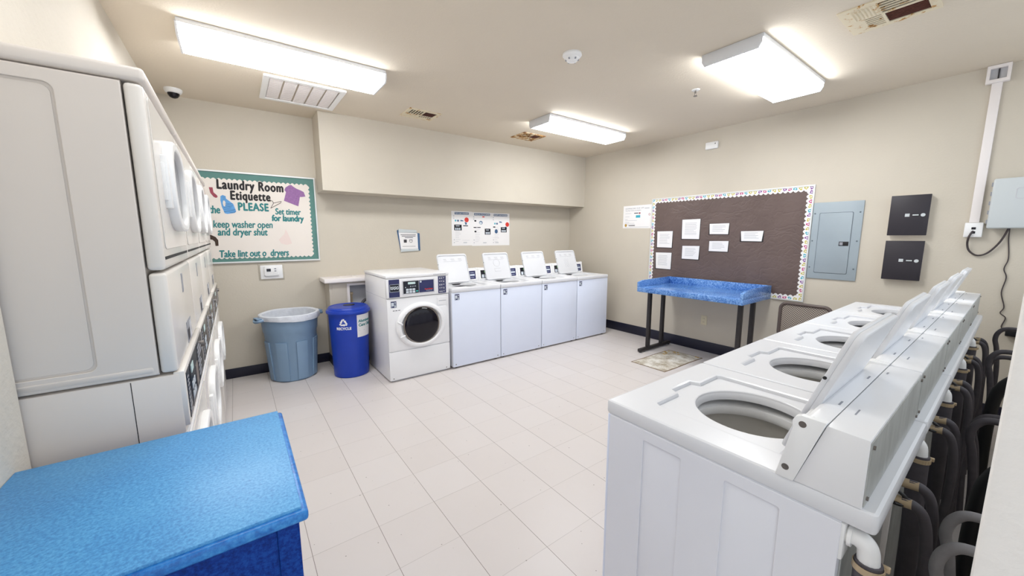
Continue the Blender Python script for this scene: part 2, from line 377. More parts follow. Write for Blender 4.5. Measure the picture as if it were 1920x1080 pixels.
# bare patch of floor under the folding table
r = thing('floor_patch', 'bare stained patch of floor with brown edges in front of the blue tray table', 'floor patch', (3.9, 0.275, 0))
q = [(-0.40, -0.215), (-0.2, -0.222), (0.1, -0.218), (0.41, -0.225), (0.405, -0.05), (0.39, 0.21), (0.1, 0.222), (-0.15, 0.214), (-0.405, 0.22), (-0.398, 0.02)]
MB().prism(q, 0.0, 0.0012).build('edge', 'patch_edge', r)
MB().prism([(x*0.965, y*0.94) for x, y in q], 0.0005, 0.0020).build('bare_floor', 'patch', r)
b = MB()
for i in range(46):
    x = random.uniform(0.06, 0.385); y = random.uniform(-0.20, 0.20)
    if x < 0.30 and y < 0.12: continue
    a = random.uniform(0.010, 0.024); b.prism(ell(x, y, a, a*random.uniform(.4, .9), 9), 0.001, 0.0026)
b.build('adhesive', 'patch_glue', r)['kind'] = 'stuff'

# ------------------------------------------------------------------ ceiling fixtures
def ceiling_light(x0, x1, y0, y1, label, lens='lens'):
    xc, yc = (x0+x1)/2, (y0+y1)/2; L, W = x1-x0, (y1-y0)/2
    t = thing('ceiling_light', label, 'ceiling light', (xc, yc, H), 0, 'fluorescent ceiling lights')
    prof = [(-W, -0.026), (-W, -0.05), (-W+0.018, -0.082), (-0.04, -0.086), (0, -0.084), (0.04, -0.086), (W-0.018, -0.082), (W, -0.05), (W, -0.026)]
    YZ = Matrix(((0, 0, 1, 0), (1, 0, 0, 0), (0, 1, 0, 0), (0, 0, 0, 1)))
    MB().prism(prof, -L/2+0.012, L/2-0.012, YZ).build('lens', lens, t, 20)
    MB().box(-L/2, L/2, -W-0.010, W+0.010, -0.026, 0, 0.003).build('housing', 'light_body', t)
    pc = [(-W-0.004, -0.014), (-W-0.004, -0.052), (-W+0.016, -0.086), (W-0.016, -0.086), (W+0.004, -0.052), (W+0.004, -0.014)]
    for s in (-1, 1):
        MB().prism(pc, s*L/2-0.006, s*L/2+0.006, YZ, 0.002).build('end_cap', 'light_body', t)
    return t
ceiling_light(-0.345, 0.885, 0.985, 1.325, 'long fluorescent ceiling light at upper left, beside the white return grille')
ceiling_light(2.625, 3.86, -0.985, -0.610, 'fluorescent ceiling light at upper right, over the right row of washers')
ceiling_light(2.60, 3.87, 0.985, 1.315, 'fluorescent ceiling light nearest the back right corner of the room')
ceiling_light(-0.345, 0.885, -0.985, -0.610, 'fluorescent ceiling light above the blue folding counter, out over the camera', 'lens_dim')
def register(x, y, rz, sx, sy, label, heavy):
    t = thing('air_vent', label, 'air vent', (x, y, H), rz, 'rusty ceiling registers')
    fm = 'rust_heavy' if heavy else 'rust'
    ix, iy = sx-0.03, sy-0.03
    holes = [rect(-ix+0.008+k*ix*0.19, -iy*0.15, -ix+0.008+k*ix*0.19+ix*0.125, iy*0.94) for k in range(5)]
    holes.append(rect(ix*0.06, -iy*0.12, ix*0.94, iy*0.94))
    holes += [rect(ix*0.02+k*ix*0.16, -iy*0.66, ix*0.02+k*ix*0.16+ix*0.095, -iy*0.20) for k in range(6)]
    MB().plate([rrect(-sx, -sy, sx, sy, 0.006)]+holes, 0, 0.008, 0.0008, UN()).build('face_plate', fm, t)
    MB().box(-sx+0.02, sx-0.02, -sy+0.02, sy-0.02, -0.002, -0.0005).build('duct_opening', 'rust_dark', t)
    b = MB()
    for k in range(7): b.prism(rect(ix*0.08+k*ix*0.122, -iy*0.10, ix*0.08+k*ix*0.122+ix*0.05, iy*0.92), 0.002, 0.006, UN())
    b.build('louvres', 'rust_slat', t)
    b = MB()
    for k in range(7): b.prism(rect(-ix*0.95, -iy*(0.28+0.10*k), -ix*0.08, -iy*(0.28+0.10*k)+iy*0.05), 0.007, 0.011, UN(), 0.001)
    b.build('ribs', fm, t)
    return t
register(1.525, 1.82, 0, 0.175, 0.15, 'rusty ceiling air vent over the front of the boxed bulkhead, left of the middle light', False)
register(3.00, 1.84, 0, 0.175, 0.15, 'rusty ceiling air vent half hidden behind the corner ceiling light', True)
register(2.94, -1.51, 0, 0.19, 0.19, 'large ceiling air vent with broken louvres above the right washers', False)
t = thing('return_grille', 'white ceiling return grille with filter bands behind the long ceiling light', 'air vent', (0.43, 1.90, H))
MB().plate([rrect(-0.31, -0.31, 0.31, 0.31, 0.01), rect(-0.265, -0.265, 0.265, 0.265)], 0, 0.016, 0.004, UN()).build('frame', 'white_pl', t)
b = MB()
for k in range(5):
    b.box(-0.262+k*0.106, -0.262+k*0.106+0.094, -0.265, 0.265, -0.010, -0.002, 0.002)
    for j in range(20): b.box(-0.258+k*0.106, -0.262+k*0.106+0.090, -0.262+j*0.026, -0.262+j*0.026+0.016, -0.0125, -0.009)
b.build('grille', 'race', t)
t = thing('smoke_detector', 'round white smoke detector on the middle of the ceiling', 'smoke detector', (1.86, -0.07, H))
MB().lathe([(0.0, 0), (0.066, 0), (0.068, -0.012), (0.060, -0.022), (0.050, -0.026)], 40).build('base', 'white_pl', t)
b = MB().lathe([(0.050, -0.026), (0.048, -0.036), (0.036, -0.048), (0.02, -0.052), (0.0, -0.053)], 40)
b.build('sensor_head', 'white_pl', t)
b = MB()
for k in range(6): b.box(0.030, 0.047, -0.005, 0.005, -0.046, -0.030, m=Matrix.Rotation(k*pi/3+0.3, 4, 'Z'))
b.build('vents', 'grey_print', t)
t = thing('fire_sprinkler', 'small fire sprinkler head hanging from the ceiling left of the upper right light', 'sprinkler', (3.21, -0.25, H))
MB().lathe([(0.0, 0), (0.034, 0), (0.030, -0.007), (0.012, -0.009), (0.0, -0.009)], 24).build('escutcheon', 'white_pl', t)
b = MB().cyl((0, 0, -0.008), (0, 0, -0.028), 0.008)
for s in (-1, 1): b.tube(smooth([(s*0.006, 0, -0.026), (s*0.014, 0, -0.038), (s*0.004, 0, -0.052)]), 0.0022, 6)
b.cyl((0, 0, -0.052), (0, 0, -0.055), 0.016)
b.build('deflector', 'screw', t)
t = thing('security_camera', 'small white dome security camera on the ceiling above the dryers', 'security camera', (-0.495, 2.45, H))
MB().lathe([(0.0, 0), (0.064, 0), (0.064, -0.012), (0.056, -0.030), (0.044, -0.036), (0.0, -0.036)], 32).build('base', 'white_pl', t)
MB().lathe([(0.042, -0.036), (0.040, -0.050), (0.028, -0.068), (0.012, -0.076), (0.0, -0.077)], 32).build('dome', 'glass_dark', t)

# ------------------------------------------------------------------ stacked dryers (local: front faces -y)
DW = 0.3505
def make_dryer():
    t = thing('stacked_dryer', 'x', 'dryer', (0, 0, 0), pi/2, 'stacked dryers along the left wall')
    # lower base cabinet
    b = MB(); b.box(-DW, DW, 0.0, 0.74, 0.02, 1.054, 0.004)
    b.mi = 1
    b.box(-DW-0.0006, DW+0.0006, 0.108, 0.1098, 0.03, 1.05); b.box(-DW+0.02, DW-0.02, 0.03, 0.7, 0, 0.03)
    b.build('base_cabinet', ['beige_dryer', 'gap'], t)
    # upper cabinet shell with pressed side panels
    b = MB(); b.box(-DW+0.006, DW-0.006, 0.045, 0.74, 1.06, 1.905)
    b.build('upper_cabinet', 'beige_dryer', t)
    for s, nm in ((-1, 'side_panel'), (1, 'side_panel')):
        b = MB(); m = SL(-DW+0.006) if s < 0 else SR(DW-0.006)
        U = lambda y: (-y if s < 0 else y)
        lo, hi = sorted((U(0.045), U(0.74))); l2, h2 = sorted((U(0.17), U(0.62)))
        b.plate([rrect(lo, 1.062, hi, 1.902, 0.006), rrect(l2, 1.100, h2, 1.870, 0.02)], 0.0005, 0.006, 0.0022, m)
        b.plate([rrect(l2+0.006, 1.106, h2-0.006, 1.864, 0.02)], 0.0002, 0.0022, 0.001, m)
        b.prism(rrect(*((-0.32, 1.070, -0.056, 1.086) if s < 0 else (0.056, 1.070, 0.32, 1.086)), 0.006), 0.004, 0.0075, m, 0.0015)
        b.build(nm, 'beige_dryer', t)
    b = MB(); b.box(-DW, DW, -0.006, 0.74, 1.909, 1.948, 0.011, 3); b.build('top_cap', 'beige_dryer', t)
    # front frames: upper door panel, lower panel
    b = MB(); b.box(-DW, DW, 0.0, 0.041, 1.378, 1.904, 0.012, 3); b.plate([rrect(-DW+0.04, 1.44, DW-0.04, 1.885, 0.02)], 0, 0.003, 0.0012, FR(0))
    for z in (1.81, 1.49):
        pass
    b.mi = 1
    b.box(-DW+0.02, DW-0.03, -0.0015, 0.004, 1.409, 1.418)
    b.build('upper_front_panel', ['dryer_white_lit', 'gap'], t)
    b = MB(); b.box(-DW, DW, 0.0, 0.041, 1.062, 1.370, 0.010, 3); b.build('lower_front_panel', 'dryer_white_lit', t)
    # instruction plates and vents
    b = MB(); b.box(0.235, 0.262, -0.0012, 0.001, 1.74, 1.82).box(-0.02, 0.02, -0.0012, 0.001, 1.442, 1.492).box(-0.01, 0.03, -0.0012, 0.001, 1.27, 1.34)
    plabel(b.build('instruction_label', 'grey_print', t), 'grey printed instruction labels')
    b = MB(); b.box(-0.02, 0.13, -0.0014, 0.001, 1.075, 1.155); b.mi = 1; b.box(-0.012, 0.05, -0.0022, 0.0, 1.085, 1.125); b.mi = 2; b.box(0.06, 0.12, -0.0022, 0, 1.082, 1.146)
    b.build('info_plate', ['grey_print', 'dark_print', 'soft_print'], t)
    # control band
    cp = MB(); cp.box(-DW+0.002, DW-0.002, -0.012, 0.015, 0.88, 1.060, 0.003).build('control_panel', 'dryer_white_lit', t)
    cp = children(t)[-1]
    b = MB(); b.box(-DW+0.025, -DW+0.105, -0.0142, -0.011, 0.896, 1.046)
    b.mi = 1
    for k in range(9): b.box(-DW+0.034, -DW+0.034+0.06*random.uniform(.5, 1), -0.0152, -0.0140, 0.912+k*0.014, 0.917+k*0.014)
    b.build('price_label', ['ink', 'grey_print'], cp)
    b = MB(); b.box(-DW+0.125, -DW+0.395, -0.0142, -0.011, 0.896, 1.046); b.mi = 1
    b.box(-0.19, -0.12, -0.0155, -0.014, 1.005, 1.032)
    b.mi = 2
    for k in range(3):
        for j in range(2): b.box(-0.20+k*0.034, -0.175+k*0.034, -0.0155, -0.014, 0.915+j*0.035, 0.938+j*0.035)
    b.mi = 3; b.box(-0.05, 0.03, -0.0155, -0.014, 0.91, 0.99)
    b.build('keypad', ['ink', 'lcd', 'key', 'drum_floor'], cp)
    b = MB(); b.box(DW-0.285, DW-0.025, -0.0142, -0.011, 0.896, 1.046); b.mi = 1
    for k in range(7): b.box(DW-0.27, DW-0.27+0.20*random.uniform(.4, 1), -0.0155, -0.014, 0.912+k*0.018, 0.918+k*0.018)
    b.mi = 2; b.cyl((DW-0.075, -0.013, 1.0), (DW-0.075, -0.026, 1.0), 0.014)
    b.build('coin_slide', ['ink', 'grey_print', 'screw'], cp)
    b = MB(); b.box(-DW, DW, -0.004, 0.006, 0.845, 0.862, 0.002); b.box(-DW, DW, -0.004, 0.006, 0.815, 0.832, 0.002); b.build('trim_strip', 'white_pl', t)
    MB().box(-DW+0.01, DW-0.01, -0.004, 0.004, 0.06, 0.80, 0.003).build('base_front_panel', 'dryer_white_lit', t)
    # two doors
    for zc in (1.655, 0.585):
        d = MB(); o = ell(0.04, zc, 0.205, 0.158, 48, 3.0)
        d.plate([o, ell(0.04, zc, 0.168, 0.128, 48, 2.6)], 0.0, 0.030, 0.008, FR(0))
        d.box(-0.200, -0.160, -0.020, 0, zc-0.085, zc+0.085, 0.005)
        do = d.build('door', 'white_pl', t)
        MB().prism(ell(0.04, zc, 0.171, 0.131, 40, 2.6), 0.004, 0.012, FR(0)).build('glass', 'glass_grey', do)
        MB().box(0.236, 0.262, -0.024, 0.0, zc-0.045, zc+0.045, 0.005).build('handle', 'white_pl', do)
        MB().box(-0.208, -0.196, -0.012, 0.0, zc-0.06, zc+0.06, 0.003).build('hinge', 'white_pl', do)
    return t
dr = make_dryer()
dl = ['nearest stacked dryer, its tall almond side panel facing the camera', 'second stacked dryer from the camera in the left-hand row',
      'third stacked dryer from the camera, between the second and the end unit', 'farthest stacked dryer, at the back wall end of the left row']
for i in range(4):
    o = dr if i == 0 else copy_tree(dr)
    o.location = (-0.346, -0.592+0.3525+i*0.705, 0); o['label'] = dl[i]

# ------------------------------------------------------------------ top-load washers (local: front faces -y, x right)
WH = 0.322
def make_washer():
    t = thing('top_load_washer', 'x', 'washing machine')
    D = 0.635
    b = MB(); b.box(-WH+0.004, WH-0.004, 0.004, D, 0.018, 0.866, 0.004, skip='z+')
    b.build('cabinet', 'white_cool', t)
    MB().box(-WH+0.002, WH-0.002, 0.0, 0.012, 0.024, 0.862, 0.004).build('front_panel', 'washer_front_cast', t)
    for s in (-1, 1):
        b = MB(); m = SL(-WH+0.004) if s < 0 else SR(WH-0.004)
        U = lambda y: (-y if s < 0 else y)
        holes = []
        for a, c in ((0.145, 0.272), (0.395, 0.522)):
            a, c = sorted((U(a), U(c))); holes.append(rrect(a, 0.09, c, 0.828, 0.006))
        lo, hi = sorted((U(0.012), U(D)))
        b.plate([rrect(lo, 0.024, hi, 0.862, 0.003)]+holes, 0.0002, 0.0040, 0.0014, m)
        if s < 0:
            b.mi = 1
            for (y0, z0, y1, z1) in ((0.318, 0.762, 0.372, 0.744), (0.322, 0.744, 0.372, 0.728), (0.452, 0.742, 0.470, 0.735), (0.565, 0.787, 0.575, 0.785)):
                b.tube([(-WH+0.0002, y0, z0), (-WH-0.0002, (y0+y1)/2, (z0+z1)/2-0.003), (-WH+0.0002, y1, z1)], 0.0009, 5)
        b.build('side_panel', ['white_cool', 'grey_print'], t)
    for x in (-WH+0.05, WH-0.05):
        for y in (0.05, D-0.06): MB().cyl((x, y, 0.0), (x, y, 0.03), 0.02).build('foot', 'gap', t)
    for x in (-WH+0.035, WH-0.045): MB().cyl((x, -0.0012, 0.05), (x, 0.002, 0.05), 0.006).build('screw', 'screw', t)
    # deck with pressed lid seat and round opening
    hx, hy, hr = -0.010, 0.325, 0.166
    seat = [(-0.215, 0.115), (-0.085, 0.115), (-0.070, 0.082), (0.055, 0.082), (0.070, 0.115), (0.200, 0.115), (0.210, 0.128), (0.214, 0.48), (-0.224, 0.48), (-0.224, 0.126)]
    b = MB()
    b.plate([rrect(-WH, -0.006, WH, 0.690, 0.012), seat], 0.864, 0.911, 0.009, TP())
    b.plate([[(x*1.015, y) for x, y in seat], ell(hx, hy, hr, hr, 56)], 0.872, 0.8985, 0.006, TP())
    b.lathe([(hr+0.002, 0.894), (hr-0.002, 0.888), (hr-0.005, 0.875), (hr-0.005, 0.866)], 56, Matrix.Translation((hx, hy, 0)))
    b.build('top_deck', 'deck_white', t)
    TT = Matrix.Translation((hx, hy, 0))
    b = MB(); b.lathe([(0.225, 0.846), (0.180, 0.843), (0.168, 0.836), (0.165, 0.818), (0.172, 0.804), (0.195, 0.798)], 56, TT)
    b.build('balance_ring', 'white_pl', t)
    b = MB(); b.lathe([(0.195, 0.82), (0.197, 0.70), (0.192, 0.69), (0.197, 0.68), (0.197, 0.58), (0.193, 0.565)], 56, TT)
    b.build('drum', 'steel', t)
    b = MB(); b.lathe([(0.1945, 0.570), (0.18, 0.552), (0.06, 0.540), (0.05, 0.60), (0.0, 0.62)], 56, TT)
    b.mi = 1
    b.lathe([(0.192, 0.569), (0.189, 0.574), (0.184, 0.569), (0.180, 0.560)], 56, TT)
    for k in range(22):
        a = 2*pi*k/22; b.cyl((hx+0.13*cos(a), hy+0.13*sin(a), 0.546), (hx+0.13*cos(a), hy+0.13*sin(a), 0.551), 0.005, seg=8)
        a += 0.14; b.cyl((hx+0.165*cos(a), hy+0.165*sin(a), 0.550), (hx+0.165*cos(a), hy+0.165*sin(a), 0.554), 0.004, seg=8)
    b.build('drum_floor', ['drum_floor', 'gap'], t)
    # console
    prof = [(0.512, 0.908), (0.540, 1.054), (0.546, 1.064), (0.556, 1.068), (0.590, 1.068), (0.541, 0.908)]
    YZ = Matrix(((0, 0, 1, 0), (1, 0, 0, 0), (0, 1, 0, 0), (0, 0, 0, 1)))
    cs = MB().prism(prof, -WH+0.002, WH-0.002, YZ, 0.002).build('console', 'white', t)
    b = MB(); b.prism([(0.5425, 0.910), (0.5912, 1.067), (0.662, 1.064), (0.662, 0.910)], -WH+0.003, WH-0.003, YZ, 0.002)
    b.mi = 1
    for x in (-0.14, 0.14): b.box(x, x+0.03, 0.575, 0.579, 1.0675, 1.0688)
    b.box(0.16, 0.20, 0.612, 0.615, 1.0655, 1.0668); b.box(-0.21, -0.23, 0.60, 0.604, 1.066, 1.0672)
    b.build('console_rear', ['white', 'grey_print'], cs)
    for s in (-1, 1):
        x0, x1 = sorted((s*(WH-0.018), s*(WH+0.0008)))
        b = MB(); b.prism([(0.506, 0.910), (0.531, 1.040), (0.529, 1.056), (0.534, 1.068), (0.546, 1.074), (0.591, 1.073), (0.5425, 0.910)], x0, x1, YZ, 0.0015)
        e = b.build('end_cap', 'white_pl', cs)
        for y, z in ((0.549, 1.054), (0.525, 0.938)):
            MB().cyl((s*(WH+0.0002), y, z), (s*(WH+0.0014), y, z), 0.0075).cyl((s*(WH+0.0010), y, z), (s*(WH+0.0022), y, z), 0.0038).build('screw', 'screw', e)
    sl = math.atan2(0.028, 0.146)     # slope of console face
    FC = Matrix.Translation((0, 0.512, 0.908)) @ Matrix.Rotation(-sl, 4, 'X') @ FR(0)
    b = MB(); b.plate([rrect(-0.30, 0.012, 0.10, 0.140, 0.006), rrect(-0.280, 0.024, 0.085, 0.130, 0.003)], 0, 0.008, 0.002, FC)
    b.plate([rrect(0.185, 0.012, 0.305, 0.140, 0.006), rrect(0.20, 0.024, 0.292, 0.130, 0.003)], 0, 0.008, 0.002, FC); b.build('panel_frame', 'white_pl', cs)
    b = MB(); b.prism(rect(-0.280, 0.024, 0.085, 0.130), 0.0005, 0.0025, FC); b.mi = 1; b.prism(rect(-0.225, 0.098, -0.14, 0.118), 0.002, 0.0035, FC); b.mi = 2
    for k in range(4): b.prism(rect(-0.262+k*0.042, 0.032, -0.230+k*0.042, 0.074), 0.002, 0.004, FC)
    b.build('keypad', ['ink', 'green_lcd', 'key'], cs)
    b = MB(); b.prism(rect(0.20, 0.024, 0.292, 0.130), 0.0005, 0.0025, FC); b.mi = 1
    b.prism(rect(0.212, 0.066, 0.280, 0.088), 0.002, 0.0032, FC)
    for v in (0.042, 0.104): b.prism(rect(0.215, v, 0.270, v+0.004), 0.002, 0.0032, FC)
    b.build('price_label', ['navy', 'key'], cs)
    # lid standing open, hinged behind the opening
    LD = Matrix.Translation((-0.012, 0.482, 0.908)) @ Matrix.Rotation(-radians(19), 4, 'X') @ FR(0)
    W2, L2 = 0.203, 0.366
    b = MB(); out = rrect(-W2, 0.0, W2, L2, 0.032, 6)
    b.plate([out], -0.012, 0.004, 0.005, LD)
    b.plate([out, rrect(-W2+0.010, 0.012, W2-0.010, L2-0.022, 0.026, 6)], 0.002, 0.014, 0.004, LD)
    b.mi = 1
    for u, n_ in ((-0.12, 3), (-0.02, 4), (0.08, 4)):
        b.prism(rect(u, L2-0.070, u+0.012*n_, L2-0.062), 0.0035, 0.0046, LD)
        b.prism(rect(u+0.006, L2-0.085, u+0.014*n_, L2-0.080), 0.0035, 0.0046, LD)
    b.prism(rect(-0.12, L2-0.098, 0.12, L2-0.094), 0.0035, 0.0044, LD)
    ld = b.build('lid', ['deck_white', 'soft_print'], t)
    for s in (-1, 1):
        MB().cyl(LD @ Vector((s*(W2-0.004), 0.235, 0.010)), LD @ Vector((s*(W2+0.003), 0.235, 0.010)), 0.004).build('bumper', 'gap', ld)
        for v in (0.03, 0.075): MB().cyl(LD @ Vector((s*(W2-0.002), v, -0.002)), LD @ Vector((s*(W2+0.0015), v, -0.002)), 0.004).build('screw', 'screw', ld)
    return t, LD
wm, LD = make_washer()
rows = thing  # (alias kept short)
right_proto = copy_tree(wm)          # before the front stickers are added
def sticker(parent, x, z, y=0.0):
    b = MB(); f = FR(y); b.prism(rect(x, z, x+0.056, z+0.064), 0.0002, 0.0012, f); b.mi = 1
    b.prism(rect(x+0.004, z+0.016, x+0.030, z+0.052), 0.001, 0.0018, f); b.prism(rect(x+0.034, z+0.004, x+0.052, z+0.018), 0.001, 0.0018, f); b.prism(rect(x+0.034, z+0.024, x+0.052, z+0.030), 0.001, 0.0018, f)
    b.prism([(x+0.034, z+0.050), (x+0.044, z+0.056), (x+0.054, z+0.048), (x+0.044, z+0.038)], 0.001, 0.0018, f)
    b.prism(rect(x+0.006, z+0.004, x+0.012, z+0.012), 0.001, 0.0018, f)
    return plabel(b.build('payment_sticker', ['navy', 'key'], parent), 'small navy and white sticker')
sticker(wm, -WH+0.035, 0.782)
bl = ['white top-load washer beside the front-load washer, open lid, under the three posters', 'second top-load washer along the back wall, a round diagram faint on its open lid',
      'third top-load washer along the back wall, plain raised lid', 'last top-load washer of the back row, nearest the right wall corner']
back = []
for i in range(4):
    o = wm if i == 0 else copy_tree(wm)
    o.location = (1.680+0.3245+i*0.6495, 1.512, 0); o['label'] = bl[i]; o['group'] = 'top-load washers along the back wall'; back.append(o)
for i, rr in ((1, (0.055, 0.18)), (3, (0.040, 0.17))):
    lid = [c for c in children(back[i]) if c.name.startswith('lid')][0]
    b = MB()
    if i == 1: b.tube([LD @ Vector((0.05*cos(a), 0.225+0.05*sin(a), 0.004)) for a in [k*2*pi/28 for k in range(28)]], 0.0016, 5, True); b.tube([LD @ Vector((x, 0.15, 0.004)) for x in (-0.05, 0.05)], 0.0016, 5); b.tube([LD @ Vector(p) for p in ((-0.045, .14, .004), (-0.045, .11, .004), (0.05, .11, .004))], 0.0016, 5)
    else:
        for dx in (-0.024, 0.024):
            for v in (0.12, 0.165, 0.21): b.tube([LD @ Vector((dx+0.018*cos(a), v+0.018*sin(a), 0.004)) for a in [k*2*pi/16 for k in range(16)]], 0.0013, 5, True)
    b.build('lid_diagram', 'soft_print', lid)
# right row: extra parts at the rear
def rear_parts(t):
    b = MB(); b.plate([rrect(-0.315, 0.914, 0.315, 1.058, 0.003)], 0.0, 0.0022, 0.0006, BK(0.662))
    b.mi = 1
    for u in (-0.30, 0.30):
        for v in (0.93, 1.045): b.cyl((u, 0.662, v), (u, 0.668, v), 0.0045, seg=10)
    b.build('console_back_plate', ['galv', 'screw'], t)
    b = MB(); b.plate([rect(-0.30, 0.05, 0.30, 0.85)], 0.0, 0.004, 0.001, BK(0.635)); b.mi = 1
    b.box(-0.23, -0.215, 0.635, 0.652, 0.05, 0.85, 0.003)
    b.build('rear_panel', ['galv', 'race'], t)
    # drain elbow and hose at the machine's right hand (seen from its front)
    ex = 0.298
    b = MB(); b.box(ex-0.028, ex+0.022, 0.630, 0.642, 0.775, 0.862, 0.004)
    b.tube(smooth([(ex, 0.638, 0.832), (ex, 0.660, 0.834), (ex, 0.676, 0.822), (ex, 0.680, 0.795), (ex, 0.681, 0.770)]), 0.019, 14)
    b.tube([(ex, 0.645, 0.832), (ex, 0.652, 0.832)], 0.024, 14)
    e = b.build('drain_elbow', 'white_pl', t)
    b = MB(); b.tube(smooth([(ex, 0.681, 0.792), (ex, 0.682, 0.70), (ex-0.004, 0.688, 0.50), (ex-0.012, 0.690, 0.22), (ex-0.03, 0.69, 0.04)]), 0.0235, 14)
    h = plabel(b.build('drain_hose', 'rubber', t), 'black drain hose')
    b = MB(); b.lathe([(0.0245, 0.772), (0.0262, 0.772), (0.0262, 0.786), (0.0245, 0.786)], 24, Matrix.Translation((ex, 0.681, 0)))
    b.box(ex-0.028, ex-0.018, 0.698, 0.712, 0.773, 0.785, 0.002)
    for k in range(12):
        a = 2*pi*k/24+0.2; b.box(-0.0008, 0.0008, 0.0255, 0.0268, 0.774, 0.784, m=Matrix.Translation((ex, 0.681, 0)) @ Matrix.Rotation(a-pi/2, 4, 'Z'))
    b.build('hose_clamp', 'brass', h)
    b = MB(); b.tube(smooth([(-0.10, 0.640, 0.775), (-0.10, 0.672, 0.772), (-0.10, 0.690, 0.755), (-0.09, 0.682, 0.742), (-0.08, 0.668, 0.745)]), 0.005, 8)
    b.build('cable_stub', 'black', t)
    for x in (-0.10, -0.22): plabel(MB().cyl((x, 0.632, 0.744), (x, 0.700, 0.748), 0.0135, 0.0135, 14).build('inlet_valve', 'brass', t), 'tan hose fitting')
    for k, x in enumerate((-0.10, -0.22)):
        pts = [(x, 0.680, 0.748), (x-0.002, 0.702, 0.747), (x-0.006, 0.722, 0.724), (x-0.010, 0.734, 0.660), (x-0.014, 0.738, 0.54), (x-0.01, 0.732+0.012*k, 0.32), (x+0.04*k, 0.742+0.02*k, 0.06)]
        plabel(MB().tube(smooth(pts, 5), 0.0128, 12).build('inlet_hose', 'rubber', t), 'black inlet hose')
rear_parts(right_proto)
rl = ['nearest white top-load washer of the right row, panelled side towards the camera', 'second washer from the camera in the right row, lid up beyond the nearest one',
      'third, middle washer of the right-hand row of five', 'fourth washer from the camera in the right row, next to the last one', 'farthest washer of the right row, end against the right wall']
RX0, RP = 0.830, 0.660
for i in range(5):
    o = right_proto if i == 0 else copy_tree(right_proto)
    o.location = (RX0+RP/2+i*RP, -1.308, 0); o.rotation_euler = (0, 0, pi); o.scale = (1.016, 1, 1)
    o['label'] = rl[i]; o['group'] = 'top-load washers in the right row'

# ------------------------------------------------------------------ hoses behind the right row
loops = [(1.14, .745, 1), (1.36, .722, 1), (2.05, .78, 0), (2.30, .72, 0), (3.15, .84, 0), (3.40, .76, 0), (4.00, .84, 0)]
lw = ['lowest one beside the white partition edge', 'just above the lowest grey loop', 'behind the second washer', 'just beyond the second washer', 'behind the fourth washer, near side', 'behind the fourth washer, far side', 'closest to the right wall']
for (x, z, g), s in zip(loops, lw):
    pts = [(x, -2.36, z-0.03), (x, -2.22, z+0.005), (x, -2.12, z+0.012), (x, -2.082, z-0.015), (x+0.004, -2.070, z-0.07), (x+0.012, -2.084, z-0.15), (x+0.02, -2.10, z-0.35), (x+0.02, -2.10, 0.04)]
    o = MB().tube(smooth(pts, 6), 0.0125, 12).build('water_hose', 'rubber_grey' if g else 'rubber')
    tag(o, ('grey' if g else 'black')+' hose looping from the right, '+s, 'hose', 'hoses looping out from behind the partition')
for k, (x, y) in enumerate(((1.66, -2.118), (2.80, -2.108))):
    o = MB().tube(smooth([(x, y-0.06, 0.80), (x, y-0.02, 0.74), (x, y, 0.64), (x+0.01, y+0.004, 0.4), (x+0.02, y-0.01, 0.0)], 5), 0.023, 14).build('drain_pipe', 'black')
    tag(o, 'thick black drain pipe standing among the hoses, %s from the camera' % ('first', 'second', 'third', 'fourth')[k], 'pipe', 'black drain pipes behind the right row')

# ------------------------------------------------------------------ front-load washer
t = thing('front_load_washer', 'white front-load washer with a round dark glass door beside the recycling bin', 'washing machine', (1.318, 1.530, 0))
W = 0.336
b = MB(); b.box(-W, W, 0.012, 0.735, 0.016, 1.062, 0.006); b.mi = 1; b.box(-W-0.0012, W+0.0012, 0.012, 0.735, 0.862, 0.865); b.box(-W+0.03, W-0.03, 0.03, 0.70, 0, 0.02)
b.build('cabinet', ['white', 'soft_print'], t)
MB().box(-W-0.003, W+0.003, -0.008, 0.740, 1.064, 1.096, 0.007, 3).build('top_panel', 'white', t)
cp = MB().box(-W, W, -0.006, 0.03, 0.868, 1.062, 0.008, 3).build('control_panel', 'white', t)
f = FR(-0.006)
b = MB(); b.prism(rect(-0.312, 0.876, -0.206, 1.054), 0, 0.0016, f); b.mi = 1; b.prism(rect(-0.302, 0.932, -0.212, 1.004), 0.001, 0.0024, f); b.mi = 2
b.tube([f @ Vector((-0.298+0.008*k, 0.978+0.006*sin(k*2.3), 0.003)) for k in range(11)], 0.004, 6); b.tube([f @ Vector((-0.298+0.008*k, 0.962+0.006*sin(k*1.9+1), 0.003)) for k in range(11)], 0.005, 6)
for q in (rect(-0.304, 0.930, -0.210, 0.9325), rect(-0.304, 1.0035, -0.210, 1.006), rect(-0.304, 0.930, -0.3015, 1.006), rect(-0.2125, 0.930, -0.210, 1.006)): b.prism(q, 0.001, 0.003, f)
b.build('logo_plate', ['navy', 'ink', 'key'], cp)
b = MB(); b.plate([rrect(-0.178, 0.894, 0.168, 1.036, 0.004), rrect(-0.168, 0.903, 0.160, 1.028, 0.003)], 0, 0.005, 0.0015, f); b.build('panel_frame', 'soft_print', cp)
b = MB(); b.prism(rect(-0.168, 0.903, -0.004, 1.028), 0.0005, 0.002, f); b.mi = 1; b.prism(rrect(-0.118, 0.996, -0.040, 1.018, 0.004), 0.0015, 0.003, f); b.mi = 2
for i in range(3):
    for j in range(2): b.prism(rrect(-0.140+i*0.034, 0.908+j*0.024, -0.112+i*0.034, 0.928+j*0.024, 0.003), 0.0015, 0.0035, f)
for i in range(4): b.prism(rect(-0.095+i*0.018, 0.968, -0.090+i*0.018, 0.980), 0.0015, 0.003, f)
b.prism([(-0.150, 0.962), (-0.138, 0.962), (-0.144, 0.975)], 0.0015, 0.003, f)
